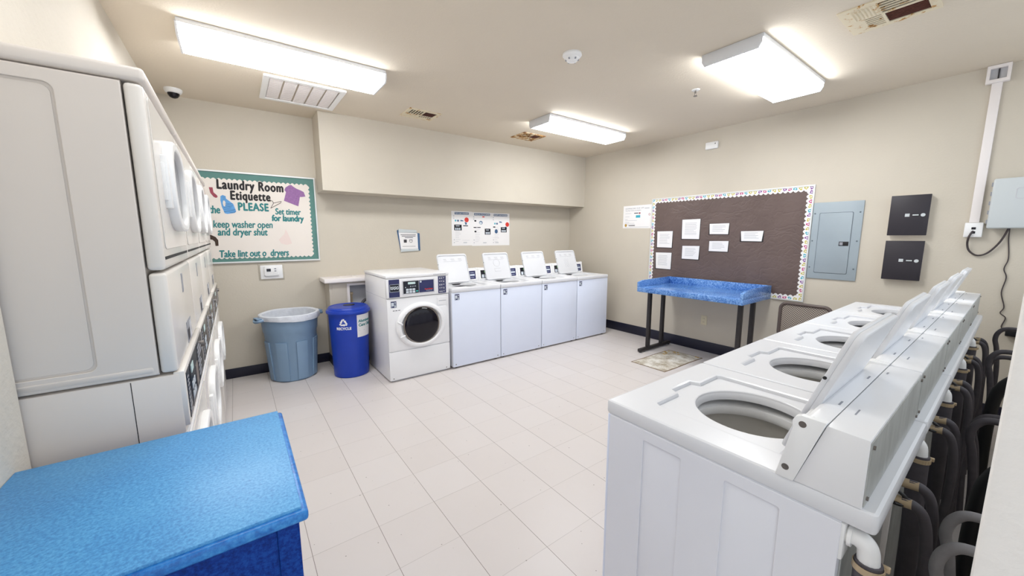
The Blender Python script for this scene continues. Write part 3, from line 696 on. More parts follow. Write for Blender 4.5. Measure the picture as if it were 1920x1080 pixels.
b.mi = 3; b.prism(rrect(-0.036, 0.916, -0.012, 0.928, 0.003), 0.0015, 0.0035, f)
b.build('keypad', ['ink', 'lcd', 'key', 'teal_key'], cp)
b = MB(); b.prism(rect(0.000, 0.903, 0.160, 1.028), 0.0005, 0.002, f); b.mi = 1; b.prism(ell(0.018, 1.014, 0.010, 0.010, 16), 0.0015, 0.003, f)
b.text('Commercial', 0.012, f @ Matrix.Translation((0.075, 0.916, 0.0025)), sx=1.15)
b.mi = 2; b.text('Speed Queen', 0.0165, f @ Matrix.Translation((0.060, 0.930, 0.0025)), bold=0.0006)
b.build('brand_panel', ['navy', 'key', 'red'], cp)
b = MB(); b.prism(rect(0.212, 0.876, 0.302, 1.058), 0, 0.0016, f); b.mi = 1
for k in range(5):
    v = 0.884+k*0.0355
    b.prism(rect(0.220, v+0.026, 0.294, v+0.0275), 0.001, 0.0024, f)
    for u in (0.224, 0.246, 0.270): b.prism(rect(u, v+0.003+0.004*((k+int(u*100)) % 2), u+0.015, v+0.016), 0.001, 0.0024, f)
b.build('cycle_label', ['navy', 'soft_print'], cp)
b = MB(); b.text('Commercial Laundry', 0.016, FR(-0.0085) @ Matrix.Translation((0.175, 1.076, 0.0)), sx=0.95); b.prism([(0.160, 1.076), (0.170, 1.076), (0.165, 1.087)], 0, 0.001, FR(-0.0085)); b.build('top_lettering', 'grey_print', t)
fp = MB().box(-W, W, 0.0, 0.025, 0.322, 0.860, 0.007, 3).build('front_panel', 'white', t)
sticker(fp, -0.298, 0.772)
b = MB(); b.box(-0.28, -0.262, -0.0012, 0.0, 0.738, 0.744).box(-0.255, -0.235, -0.0012, 0, 0.737, 0.743).box(-0.226, -0.206, -0.0012, 0, 0.738, 0.744); b.build('model_lettering', 'dark_print', fp)
b = MB(); b.plate([rrect(0.195, 0.745, 0.315, 0.835, 0.006)], 0, 0.006, 0.003, FR(0)); b.mi = 1; b.box(0.215, 0.30, -0.0072, 0, 0.792, 0.797); b.build('door_latch_cover', ['white', 'grey_print'], fp)
lp = MB().box(-W, W, 0.0, 0.025, 0.018, 0.316, 0.006, 3).build('kick_panel', 'white', t)
for x in (-0.30, 0.29): MB().cyl((x, -0.0015, 0.04), (x, 0.003, 0.04), 0.006, seg=12).build('screw', 'screw', lp)
# door
dc = (0.012, 0.566)
b = MB(); S = FR(0) @ Matrix.Translation((dc[0], dc[1], 0)) 
b.lathe([(0.244, -0.002), (0.246, 0.012), (0.236, 0.030), (0.222, 0.037), (0.206, 0.036), (0.198, 0.026), (0.196, 0.005)], 64, S @ Matrix.Diagonal((1.1, 0.965, 1, 1)))
b.prism([(0.16, -0.18), (0.285, -0.06), (0.312, -0.02), (0.312, 0.10), (0.285, 0.17), (0.19, 0.17)], -0.002, 0.012, S, 0.003)
d = b.build('door', 'white', t)
b = MB(); b.lathe([(0.199, 0.020), (0.194, 0.026), (0.185, 0.022)], 64, S); b.build('glass_rim', 'drum_floor', d)
b = MB(); b.lathe([(0.196, 0.012), (0.185, 0.022), (0.15, 0.034), (0.09, 0.042), (0.0, 0.046)], 64, S); plabel(b.build('door_glass', 'glass_dark', d), 'dark glass')
b = MB(); b.tube(smooth([S @ Vector((-0.255, 0.06, 0.022)), S @ Vector((-0.235, 0.045, 0.036)), S @ Vector((-0.212, 0.03, 0.034))]), 0.010, 8); b.tube(smooth([S @ Vector((-0.235, -0.10, 0.03)), S @ Vector((-0.205, -0.09, 0.04)), S @ Vector((-0.19, -0.085, 0.036))]), 0.008, 8); b.build('handle', 'white', d)

# ------------------------------------------------------------------ bins
t = thing('trash_can', 'large blue-grey plastic trash can under the thermostat', 'trash can', (0.232, 2.375, 0))
rf = lambda z: 0.208+(0.252-0.208)*z/0.66
b = MB(); b.lathe([(0.0, 0.004), (0.196, 0.0), (0.206, 0.010), (rf(0.50), 0.50), (rf(0.50)+0.008, 0.515), (rf(0.66)+0.008, 0.655), (rf(0.66)-0.004, 0.665), (rf(0.5)-0.006, 0.50), (0.198, 0.03), (0.0, 0.03)], 64)
for k in range(8):
    a = radians(-90+22.5+45*k-6)
    b.arc(rf, 0.02, 0.420, a-0.22, a+0.22, 0.010)
b.build('body', 'cans_grey', t)
b = MB(); b.lathe([(rf(.66)+0.004, 0.655), (rf(.66)+0.022, 0.655), (rf(.66)+0.026, 0.672), (rf(.66)+0.018, 0.688), (rf(.66)+0.002, 0.688), (rf(.66)-0.004, 0.665)], 64); b.build('rim', 'cans_grey', t)
for s, a in ((-1, radians(196)), (1, radians(16))):
    R_ = Matrix.Rotation(a, 4, 'Z'); b = MB()
    b.tube(smooth([(0.262, -0.062, 0.655), (0.300, -0.055, 0.650), (0.316, -0.02, 0.640), (0.316, 0.02, 0.640), (0.300, 0.055, 0.650), (0.262, 0.062, 0.655)]), 0.015, 10, m=R_)
    b.box(0.255, 0.318, -0.055, 0.055, 0.664, 0.676, 0.005, m=R_)
    b.build('handle', 'cans_grey', t)
random.seed(3)
ph = [random.uniform(0, 6.28) for _ in range(6)]
def wob(j, a):
    k = (0.006, 0.004, 0.003, 0.002, 0.003, 0.012, 0.014)[min(j, 6)]
    return (k*0.4*sin(9*a+ph[0])+k*0.4*sin(17*a+ph[1]+j), (0.006*sin(3*a+ph[2])+0.012*sin(a+ph[3])) if j == 0 else 0.002*sin(5*a+ph[4]) if j < 5 else 0)
b = MB(); b.lathe([(0.277, 0.628), (0.281, 0.668), (0.277, 0.690), (0.264, 0.696), (0.244, 0.686), (0.226, 0.55), (0.200, 0.30), (0.165, 0.10), (0.0, 0.09)], 96, Matrix.Translation((0.232, 2.375, 0.0)), wob)
tag(b.build('trash_bag', 'bag'), 'translucent white liner bag folded over the rim of the trash can', 'bin bag')
t = thing('recycling_bin', 'blue recycling bin with lid between trash can and front-load washer', 'recycling bin', (0.748, 2.092, 0))
rg = lambda z: 0.176+(0.200-0.176)*z/0.70
b = MB(); b.lathe([(0.0, 0.0), (0.168, 0.0), (0.176, 0.008), (rg(0.70), 0.70), (0.0, 0.70)], 64); b.build('body', 'recycle', t)
b = MB(); b.lathe([(0.203, 0.684), (0.217, 0.684), (0.219, 0.704), (0.212, 0.716), (0.203, 0.719), (0.200, 0.732), (0.190, 0.744), (0.182, 0.746), (0.176, 0.741), (0.0, 0.743)], 64); ld = b.build('lid', 'recycle', t)
MB().prism(ell(0.0, 0.0, 0.058, 0.058, 32), 0.740, 0.7455, Matrix.Translation((0.02, 0.05, 0))).build('can_opening', 'black', ld)
# printed symbol wrapped on the body: triangle of three bent arrows plus word
def wrap(bm_, a0, zc):
    for v in bm_.verts:
        u, vv, w_ = v.co; r_ = rg(zc+vv)+0.0008+w_; a = a0+u/rg(zc)
        v.co = Vector((r_*cos(a), r_*sin(a), zc+vv))
b = MB()
for k in range(3):
    R_ = Matrix.Rotation(2*pi*k/3, 4, 'Z')
    for q in ([(-0.030, -0.030), (0.006, -0.030), (0.006, -0.014), (-0.020, -0.014)], [(0.004, -0.037), (0.022, -0.022), (0.004, -0.007)], [(-0.034, -0.026), (-0.020, -0.014), (-0.027, -0.002), (-0.041, -0.011)]):
        b.prism(q, 0, 0.0008, R_)
b.text('RECYCLE', 0.036, Matrix.Translation((0, -0.072, 0)), 'CENTER', bold=0.0014)
bmesh.ops.triangulate(b.bm, faces=b.bm.faces)
wrap(b.bm, radians(-118.5), 0.598); plabel(b.build('recycle_print', 'white_pl', t), 'white recycling arrows and the word RECYCLE')
b = MB(); b.arc(rg, 0.432, 0.668, radians(-80), radians(-22), 0.0016, k=14); sg = plabel(b.build('paper_sign', 'paper', t), 'white paper sign')
b = MB(); b.text('Aluminum', 0.040, Matrix.Translation((-0.074, 0.030, 0.0018)), bold=0.0012); b.text('Cans Only', 0.042, Matrix.Translation((-0.074, -0.014, 0.0018)), bold=0.0012); b.mi = 1
for v_ in (-0.040, -0.062): b.prism(rect(-0.068, v_, 0.05 if v_ > -0.05 else 0.0, v_+0.005), 0.0016, 0.0022)
bmesh.ops.triangulate(b.bm, faces=b.bm.faces); wrap(b.bm, radians(-54), 0.560); b.build('lettering', ['teal_ink', 'soft_print'], sg)
# washer outlet box in the chase
t = thing('washer_outlet_box', 'recessed washer outlet box with valve in the boxed ledge behind the recycling bin', 'outlet box', (0.948, CY, 0.794))
MB().plate([rect(-0.132, -0.150, 0.132, 0.150), rect(-0.104, -0.128, 0.104, 0.126)], 0, 0.008, 0.002, FR(0)).build('frame', 'race', t)
b = MB(); b.box(-0.108, 0.108, 0.0, 0.11, -0.132, 0.130, skip='y-'); b.build('recess', 'soft_print', t)
b = MB(); b.cyl((-0.075, 0.06, -0.12), (-0.075, 0.06, 0.01), 0.012); b.box(-0.092, -0.058, 0.045, 0.075, 0.01, 0.04, 0.004); b.build('valve', 'brass', t)
b = MB(); b.tube(smooth([(0.10, 0.03, -0.06), (0.06, 0.0, -0.055), (0.025, -0.01, -0.085), (0.01, -0.01, -0.125), (0.012, -0.012, -0.25)]), 0.017, 12)
plabel(b.build('hose', 'rubber', t), 'black hose')

# ------------------------------------------------------------------ back wall: etiquette board, thermostat, notice, posters
t = thing('bulletin_board', 'Laundry Room Etiquette board with teal border above the thermostat', 'bulletin board', (0.0, YB, 0.0))
b = MB(); b.plate([rect(-0.62, 1.206, 0.602, 2.118), rect(-0.606, 1.222, 0.588, 2.102)], 0, 0.026, 0.003, FR(0)); b.build('frame', 'alu', t)
MB().prism(rect(-0.608, 1.220, 0.590, 2.104), 0.004, 0.012, FR(0)).build('backing', 'teal', t)
lp = []
def scallop(p0, p1, nrm, n_, amp):
    for i in range(n_*4):
        s = i/(n_*4); lp_u = p0[0]+(p1[0]-p0[0])*s; lp_v = p0[1]+(p1[1]-p0[1])*s
        a = amp*abs(sin(s*n_*pi)); yield (lp_u+nrm[0]*a, lp_v+nrm[1]*a)
cs = [(-0.56, 1.266), (0.530, 1.266), (0.530, 2.030), (-0.56, 2.030)]
lp = list(scallop(cs[0], cs[1], (0, -1), 26, 0.016))+list(scallop(cs[1], cs[2], (1, 0), 18, 0.014))+list(scallop(cs[2], cs[3], (0, 1), 26, 0.016))+list(scallop(cs[3], cs[0], (-1, 0), 18, 0.014))
pp = MB().plate([lp], 0.012, 0.014, 0, FR(0)).build('poster_paper', 'cream_paper', t)
f = FR(-0.0146)
def T2(u, v, w_=0): return f @ Matrix.Translation((u, v, w_))
def fit(b, s, u0, u1, v, size, bold=0.0, shear=0.0, space=1.0):
    cu = bpy.data.curves.new('t', 'FONT'); cu.body = s; cu.size = size; cu.shear = shear; cu.extrude = 0.0006; cu.resolution_u = 3; cu.space_character = space
    me = curve_to_mesh(cu); xs = [q.co.x for q in me.vertices]; k = (u1-u0)/(max(xs)-min(xs))
    for i_, (dx, dy) in enumerate(((0, 0), (-bold, 0), (bold, 0), (0, -bold), (0, bold))):     # a broad marker stroke
        b.addmesh(me.copy(), T2(u0+dx, v+dy, 0.0003*i_) @ Matrix.Diagonal((k, 1, 1, 1)) @ Matrix.Translation((-min(xs), 0, 0)))
    bpy.data.meshes.remove(me)
b = MB(); fit(b, 'Laundry Room', -0.265, 0.292, 1.945, 0.128, 0.0048, 0.06, 1.12); fit(b, 'Etiquette', -0.165, 0.168, 1.845, 0.122, 0.0046, 0.06, 1.12); plabel(b.build('title_lettering', 'black_ink', pp), 'black hand lettering')
for a_ in (('PLEASE', -0.111, 0.145, 1.740, 0.110, 0.0042, 0.02, 1.1), ('the', -0.345, -0.262, 1.705, 0.104, 0.0030, 0.1), ('s', -0.372, -0.335, 1.630, 0.09, 0.0014, 0.1), ('Set timer', 0.205, 0.442, 1.710, 0.090, 0.0026, 0.1), ('for laundry', 0.170, 0.466, 1.640, 0.090, 0.0038, 0.1), ('keep washer open', -0.326, 0.168, 1.565, 0.100, 0.0022, 0.12), ('and dryer shut', -0.297, 0.117, 1.488, 0.100, 0.0028, 0.12), ('Take lint out o  dryers', -0.300, 0.296, 1.270, 0.098, 0.0030, 0.12)):
    b = MB(); fit(b, *a_); plabel(b.build('rule_lettering', 'teal_ink', pp), 'teal lettering: '+a_[0])
MB().plate([[(-0.329, 1.952), (-0.300, 1.952), (-0.297, 1.905), (-0.272, 1.878), (-0.268, 1.862), (-0.282, 1.852), (-0.300, 1.862), (-0.322, 1.898)]], 0, 0.001, 0, f).build('sock_cutout', 'sock', pp)
MB().plate([smooth2 for smooth2 in [[(-0.246, 1.872), (-0.228, 1.884), (-0.205, 1.874), (-0.204, 1.850), (-0.150, 1.800), (-0.132, 1.728), (-0.145, 1.712), (-0.205, 1.700), (-0.226, 1.706), (-0.244, 1.770), (-0.250, 1.830)], ell(-0.222, 1.802, 0.011, 0.030, 16)]], 0, 0.001, 0, f).build('detergent_jug_cutout', 'jug', pp)
b = MB()
for k in range(5): b.tube(smooth([f @ Vector((-0.232+0.014*(k > 2)+q*0.032, 1.722+k*0.020+0.006*sin(q*2.2+k)+(0.010*q if k > 2 else 0)-0.012*(k > 2)*q, 0.001)) for q in range(3 if k > 1 else 4)]), 0.0018, 5)
b.build('jug_stripes', 'blue_print', children(pp)[-1] if False else pp)
MB().plate([[(0.316, 1.995), (0.352, 2.022), (0.372, 2.026), (0.395, 2.006), (0.420, 1.990), (0.450, 1.978), (0.486, 1.960), (0.500, 1.912), (0.462, 1.905), (0.446, 1.905), (0.424, 1.803), (0.292, 1.856), (0.318, 1.948), (0.305, 1.968)]], 0, 0.001, 0, f).build('shirt_cutout', 'shirt', pp)
b = MB(); b.tube([f @ Vector((u, v, 0.001)) for u, v in ((0.166, 1.772), (0.262, 1.832), (0.268, 1.848), (0.196, 1.826), (0.166, 1.772))], 0.0024, 6); b.tube(smooth([f @ Vector((u, v, 0.001)) for u, v in ((0.196, 1.826), (0.184, 1.848), (0.172, 1.850), (0.166, 1.838))]), 0.0024, 6); b.build('hanger_drawing', 'brown_cut', pp)
b = MB(); b.plate([[(0.215, 1.440), (0.235, 1.40), (0.29, 1.385), (0.335, 1.40), (0.325, 1.44), (0.30, 1.52), (0.285, 1.55), (0.27, 1.50), (0.24, 1.47)]], 0, 0.0008, 0, f); b.build('faded_drawing', 'pink_faint', pp)
MB().plate([[(-0.40, 1.500), (-0.352, 1.492), (-0.318, 1.472), (-0.300, 1.440), (-0.302, 1.385), (-0.326, 1.383), (-0.328, 1.425), (-0.345, 1.445), (-0.40, 1.455)]], 0, 0.0012, 0, f).build('dark_cutout', 'brown_cut', pp)
t = thing('thermostat', 'white digital thermostat on a plate just under the etiquette board', 'thermostat', (0.122, YB, 1.105))
MB().prism(rrect(-0.114, -0.094, 0.120, 0.086, 0.006), 0, 0.006, FR(0), 0.002).build('wall_plate', 'plate_grey', t)
MB().prism(rrect(-0.098, -0.080, 0.104, 0.066, 0.006), 0.004, 0.012, FR(0), 0.002).build('inner_plate', 'white_pl', t)
MB().prism(rrect(-0.066, -0.048, 0.066, 0.052, 0.012), 0.010, 0.032, FR(0), 0.005).build('housing', 'white_pl', t)
MB().prism(rect(-0.044, 0.0, -0.006, 0.030), 0.031, 0.0335, FR(0)).build('display', 'ink', t)
for u, v in ((0.026, 0.022), (0.026, -0.002)): MB().prism(rrect(u, v, u+0.018, v+0.012, 0.003), 0.031, 0.034, FR(0)).build('button', 'grey_print', t)
t = thing('notice_holder', 'small blue framed notice with grey tape edges, left of the three posters', 'notice', (1.661, YB, 1.41))
MB().prism([(-0.150, 0.140), (-0.125, 0.150), (0.155, 0.104), (0.157, -0.122), (-0.112, -0.110)], 0, 0.008, FR(0), 0.002).build('blue_backing', 'blue_print', t)
s_ = MB().prism([(-0.130, 0.120), (0.122, 0.106), (0.126, -0.098), (-0.108, -0.098)], 0.007, 0.010, FR(0)).build('paper', 'paper', t)
b = MB()
for k, (u0, u1) in enumerate(((-0.105, 0.10), (-0.09, 0.095), (-0.05, 0.06))): b.prism(rect(u0, 0.082-k*0.018, u1, 0.089-k*0.018), 0.0098, 0.0108, FR(0))
b.prism(rrect(-0.066, -0.016, -0.026, 0.024, 0.004), 0.0098, 0.0108, FR(0)); b.prism(rect(-0.086, -0.066, 0.09, -0.062), 0.0098, 0.0108, FR(0))
b.plate([ell(0.030, 0.004, 0.021, 0.021, 24), ell(0.030, 0.004, 0.016, 0.016, 24)], 0.0098, 0.0108, 0, FR(0)); b.prism(rect(0.008, 0.018, 0.052, 0.024), 0.0098, 0.0108, FR(0)); b.build('print', 'dark_print', s_)
MB().prism([(-0.132, 0.160), (0.110, 0.146), (0.112, 0.108), (-0.130, 0.116)], 0.008, 0.016, FR(0), 0.002).build('top_clip', 'util_grey', t)
MB().prism([(-0.108, -0.094), (0.128, -0.100), (0.132, -0.124), (-0.115, -0.136)], 0.008, 0.018, FR(0), 0.002).build('bottom_clip', 'util_grey', t)
def burst(cx, cy, r): return [(cx+r*(1 if k % 2 else 0.84)*cos(2*pi*k/24), cy+r*(1 if k % 2 else 0.84)*sin(2*pi*k/24)) for k in range(24)]
def poster(u0, u1, v0, v1, head, hu0, hu1, label, kind):
    W_, H_ = u1-u0, v1-v0
    t = thing('poster', label, 'poster', ((u0+u1)/2, YB, v0), 0, 'instruction posters above the back row washers')
    f = FR(0); h = W_/2
    sh = MB().prism(rect(-h, 0, h, H_), 0.0005, 0.0022, f).build('sheet', 'paper', t)
    b = MB(); b.prism(rrect(hu0-u0-h, H_-0.046, hu1-u0-h, H_-0.014, 0.004), 0.002, 0.0028, f); b.mi = 1
    cu = bpy.data.curves.new('t', 'FONT'); cu.body = head; cu.size = 0.029; cu.extrude = 0.0003; cu.resolution_u = 2; cu.offset = 0.0003; me = curve_to_mesh(cu)
    xs = [q.co.x for q in me.vertices]; k = (hu1-hu0-0.014)/(max(xs)-min(xs)); b.addmesh(me, f @ Matrix.Translation((hu0-u0-h+0.007, H_-0.041, 0.003)) @ Matrix.Diagonal((k, 1, 1, 1)))
    b.build('header', ['blue_print', 'paper'], sh)
    b = MB(); G, D, R_, K, C, N = range(6)
    def q(m_, loop): b.mi = m_; b.prism(loop, 0.002, 0.0028+0.0002*m_, f)
    for k in range(9): q(G, rect(-h+0.055, 0.06+k*0.026, -h+0.055+random.uniform(0.05, 0.09), 0.064+k*0.026))
    def keypad(u, v, w_, g): q(K, rect(u, v, u+w_, v+g)); [q(N, rect(u+0.015+k*w_*0.26, v+0.006, u+0.015+k*w_*0.26+w_*0.18, v+g*0.46)) for k in range(3)]; q(N, rect(u+w_*0.2, v+g*0.72, u+w_*0.72, v+g*0.84))
    if kind != 1:
        s = 0 if kind == 0 else 0.012
        q(R_, burst(0.078+s*4, H_-0.118-s*4, 0.038)); q(D, [(0.045+s*3, H_-0.15-s*4), (0.075+s*3, H_-0.155-s*4), (0.085+s*3, H_-0.178-s*4), (0.058+s*3, H_-0.19-s*4)])
        q(C, ell(-h+0.063, H_-0.132-s*2, 0.013, 0.014, 12)); q(D, rect(-h+0.088, H_-0.145-s*2, -h+0.116, H_-0.120-s*2)); q(D, [(-0.025, H_-0.140), (-0.02, H_-0.120), (0.02, H_-0.126), (0.028, H_-0.140)])
    if kind == 0: keypad(-h+0.04, H_-0.268, 0.118, 0.080); q(K, rect(0.020, H_-0.208, 0.098, H_-0.196)); q(G, rect(0.005, 0.074, 0.125, 0.077))
    if kind == 1:
        q(K, ell(-h+0.06, H_-0.125, 0.018, 0.012, 14)); q(K, ell(-h+0.06, H_-0.278, 0.018, 0.012, 14)); q(K, rect(-h+0.03, H_-0.226, -h+0.08, H_-0.214)); q(K, rect(-h+0.09, H_-0.224, -h+0.15, H_-0.214))
        q(D, ell(-0.015, H_-0.150, 0.030, 0.026, 20)); q(N, ell(-0.018, H_-0.155, 0.022, 0.018, 20)); keypad(0.052, H_-0.322, 0.100, 0.086); q(R_, ell(0.03, H_-0.064, 0.024, 0.008, 16))
    if kind == 2: keypad(0.005, H_-0.286, 0.108, 0.078); q(D, ell(-0.08, H_-0.272, 0.028, 0.032, 20)); q(K, rect(-h+0.03, H_-0.215, -h+0.07, H_-0.20)); q(G, rect(-h+0.02, 0.115, -0.03, 0.118))
    for v_ in (0.045, 0.085, H_-0.068, H_-0.1): q(G, ell(-h+0.036, v_, 0.009, 0.009, 12))
    b.mi = G; b.prism(rect(0.02 if kind < 2 else -0.1, 0.036, 0.08 if kind < 2 else -0.04, 0.05), 0.002, 0.003, f)
    b.build('print', ['soft_print', 'blue_print', 'red', 'ink', 'cyan_print', 'key'], sh)
    return t
poster(2.293, 2.618, 1.342, 1.826, 'TOP LOAD WASHERS', 2.343, 2.571, 'white TOP LOAD WASHERS instruction poster with red burst, left of the three', 0)
poster(2.618, 2.958, 1.336, 1.822, 'SINGLE & STACK DRYERS', 2.660, 2.935, 'white dryers instruction poster without red burst, middle of the three', 1)
poster(2.958, 3.292, 1.336, 1.820, 'FRONT LOAD WASHERS', 3.000, 3.255, 'white FRONT LOAD WASHERS instruction poster, right of the three', 2)

# ------------------------------------------------------------------ right wall things (local x = -world y)
def on_right(name, label, cat, y, z, group=None): return thing(name, label, cat, (XR, y, z), -pi/2, group)
t = on_right('info_poster', 'white payment information sheet left of the brown bulletin board', 'poster', 1.28, 1.752)
s_ = MB().prism([(-0.24, 0.166), (0.24, 0.168), (0.245, -0.166), (-0.243, -0.16)], 0.0005, 0.0022, FR(0)).build('sheet', 'paper', t)
b = MB(); f = FR(0)
b.text('DOWNLOAD OUR APP', 0.030, f @ Matrix.Translation((-0.205, 0.116, 0.0024)), sx=1.0); b.text('TO PAY FOR LAUNDRY', 0.026, f @ Matrix.Translation((-0.205, 0.086, 0.0024)))
b.mi = 1
for v, u in ((0.052, -0.10), (0.005, -0.13), (-0.035, -0.16), (-0.052, 0.0), (-0.078, -0.13), (-0.092, -0.04), (-0.112, -0.03), (-0.148, 0.2)): b.prism(rect(-0.205, v, u, v+0.006), 0.002, 0.0028, f)
b.prism(rrect(0.12, 0.112, 0.20, 0.128, 0.006), 0.002, 0.0028, f)
b.mi = 2; b.prism(rect(-0.05, 0.050, 0.02, 0.062), 0.002, 0.003, f); b.prism(rect(-0.14, -0.128, -0.03, -0.118), 0.002, 0.003, f)
b.mi = 3; b.prism(rect(-0.02, -0.010, 0.055, 0.026), 0.002, 0.003, f)
b.mi = 4; b.prism(ell(-0.19, -0.118, 0.020, 0.022, 20), 0.002, 0.003, f)
b.mi = 5; b.plate([ell(0.205, 0.03, 0.014, 0.016, 20), ell(0.205, 0.03, 0.009, 0.011, 20)], 0.002, 0.003, 0, f); b.prism(rrect(0.03, 0.042, 0.055, 0.066, 0.004), 0.002, 0.003, f)
b.build('print', ['grey_print', 'soft_print', 'dark_print', 'cyan_print', 'gold_print', 'sock'], s_)
# brown bulletin board
BY0, BY1, BZ0, BZ1 = -0.802, 1.030, 0.792, 1.984
t = on_right('bulletin_board', 'large brown paper bulletin board with heart border behind the blue tray table', 'bulletin board', 0.0, 0.0)
U0, U1 = -BY1, -BY0
MB().plate([rect(U0-0.006, BZ0-0.006, U1+0.006, BZ1+0.006), rect(U0+0.01, BZ0+0.01, U1-0.01, BZ1-0.01)], 0, 0.020, 0.003, FR(0)).build('frame', 'alu', t)
bp = MB().prism(rect(U0, BZ0, U1, BZ1), 0.001, 0.012, FR(0)).build('brown_backing', 'brown_paper', t)
iw = 0.042
c4 = [(U0+iw, BZ0+iw), (U1-iw, BZ0+iw), (U1-iw, BZ1-iw), (U0+iw, BZ1-iw)]
bm_ = MB()
for a_, c_, nrm, n_, o0, o1 in ((c4[0], c4[1], (0, 1), 38, (U0, BZ0), (U1, BZ0)), (c4[1], c4[2], (-1, 0), 25, (U1, BZ0), (U1, BZ1)), (c4[2], c4[3], (0, -1), 38, (U1, BZ1), (U0, BZ1)), (c4[3], c4[0], (1, 0), 25, (U0, BZ1), (U0, BZ0))):
    bm_.plate([[o0]+list(scallop(a_, c_, nrm, n_, 0.018))+[c_, o1]], 0.012, 0.0145, 0, FR(0))
bd = bm_.build('border_strip', 'paper', t)
heart = [(0.0195*(sin(a)**3), 0.0155*cos(a)-0.006*cos(2*a)-0.0024*cos(3*a)-0.0012*cos(4*a)) for a in [k*2*pi/20 for k in range(20)]]
pts = [(U0+iw/2+k*(U1-U0-iw)/38, BZ1-iw*0.48, 0) for k in range(39)]+[(U0+iw/2+k*(U1-U0-iw)/38, BZ0+iw*0.48, 0) for k in range(39)]
pts += [(u, BZ0+iw*0.5+k*(BZ1-BZ0-iw)/25, 1) for k in range(1, 25) for u in (U0+iw*0.48, U1-iw*0.48)]
b = MB()
for k, (u, v, s) in enumerate(pts):
    b.mi = (k*7+s) % 5; R_ = Matrix.Rotation((k*1.7) % 6.28, 4, 'Z')
    b.plate([heart, [(x*0.42, y*0.42) for x, y in heart]], 0, 0.0008, 0, FR(-0.0146) @ Matrix.Translation((u, v, 0)) @ R_)
b.build('border_hearts', ['cyan_print', 'heart_purple', 'heart_yellow', 'heart_pink', 'heart_yellow'], bd)
def note(yl, yr, zt, zb, skew, label, nl):
    yc, zc = (yl+yr)/2, (zt+zb)/2; h, g = (yl-yr)/2, (zt-zb)/2
    t = thing('paper_note', label, 'paper', (XR-0.0125, yc, zc), -pi/2, 'typed notes pinned on the brown board')
    MB().prism([(-h+skew[0], g), (h, g+0.002), (h-skew[1], -g), (-h+skew[2], -g+0.002)], 0.0002, 0.0014, FR(0)).build('sheet', 'paper', t)
    MB().prism([(-h-0.005, g+0.004), (h+0.007, g+0.004), (h+0.006, -g-0.009), (-h-0.004, -g-0.009)], 0.0, 0.0008, FR(0)).build('shadow_mat', 'black_ink', t)  # black sheet, larger at right and bottom, painting the note's shadow edge
    b = MB()
    for k in range(nl):
        v = g*0.62-k*(g*1.3/nl); b.prism(rect(-h*0.66, v, h*random.uniform(0.3, 0.68), v+0.003), 0.0013, 0.0018, FR(0))
    b.build('typed_lines', 'grey_print', t)
note(0.93, 0.70, 1.540, 1.319, (0, 0.004, 0.006), 'square typed note at far left of the brown board, upper of the left two', 8)
note(0.938, 0.70, 1.249, 1.025, (0, 0.004, 0.012), 'square typed note at far left of the brown board, lower one above the table end', 8)
note(0.575, 0.336, 1.688, 1.437, (0, 0.002, 0.006), 'tallest typed note, highest on the brown board', 10)
note(0.553, 0.325, 1.348, 1.177, (0, 0.006, 0), 'typed note directly below the tallest note on the brown board', 7)
note(0.218, -0.013, 1.625, 1.497, (0, 0.006, 0.008), 'wide typed note in the middle of the brown board, upper of two', 5)
note(0.207, -0.020, 1.414, 1.288, (0, 0.004, 0), 'wide typed note in the middle of the brown board, lower of two', 5)
note(-0.147, -0.381, 1.531, 1.416, (0, 0.012, 0.012), 'lone wide typed note farthest right on the brown board', 5)
t = on_right('electrical_panel', 'grey electrical breaker panel between the brown board and the black boxes', 'electrical panel', -0.995, 1.427)
MB().prism(rect(-0.184, -0.382, 0.200, 0.380), 0, 0.012, FR(0), 0.003).build('cover', 'panel_grey', t)
b = MB().prism(rrect(-0.128, -0.322, 0.132, 0.278, 0.012), 0.010, 0.0135, FR(0)); b.build('door_gap', 'panel_line', t)
d = MB().prism(rrect(-0.124, -0.318, 0.128, 0.274, 0.011), 0.011, 0.0165, FR(0), 0.002).build('door', 'panel_grey', t)
b = MB().prism(rect(0.048, -0.046, 0.120, -0.006), 0.016, 0.020, FR(0), 0.001); b.mi = 1; b.prism(rect(0.054, -0.040, 0.078, -0.012), 0.0195, 0.0225, FR(0)); b.build('latch', ['black', 'grey_print'], d)
for u in (-0.166, 0.178):
    for v in (0.272, 0.0, -0.268): MB().cyl((u, -0.012, v), (u, -0.0150, v), 0.007, seg=12).build('screw', 'panel_line', t)
for k, (zc, lab) in enumerate(((1.653, 'upper black metal control box beside the grey breaker panel'), (1.262, 'lower black metal control box beside the grey breaker panel'))):
    t = on_right('control_box', lab, 'control box', -1.497, zc, 'black control boxes')
    MB().box(-0.116, 0.116, -0.045, 0, -0.168, 0.168, 0.003).build('body', 'util_grey' if False else 'race', t)
    d = MB().box(-0.120, 0.120, -0.056, -0.044, -0.172, 0.172, 0.003).build('door', 'black_box', t)
    b = MB(); b.box(-0.022, 0.006, -0.0575, -0.055, -0.012, 0.014); b.box(0.024, 0.060, -0.060, -0.055, -0.004, 0.006); b.mi = 1; b.box(0.022, 0.064, -0.0572, -0.055, -0.009, 0.011)
    b.mi = 0; b.cyl((0.086, -0.055, 0.0), (0.086, -0.062, 0.0), 0.014); b.build('lock', ['util_grey', 'gap'], d)
t = on_right('motion_sensor', 'small white alarm sensor high on the right wall near the ceiling', 'sensor', 0.257, 2.564)
MB().box(-0.075, 0.075, -0.03, 0, -0.042, 0.042, 0.010, 3).build('housing', 'white_pl', t); MB().cyl((0.045, -0.03, 0.015), (0.045, -0.0315, 0.015), 0.006).build('indicator', 'dark_print', t)
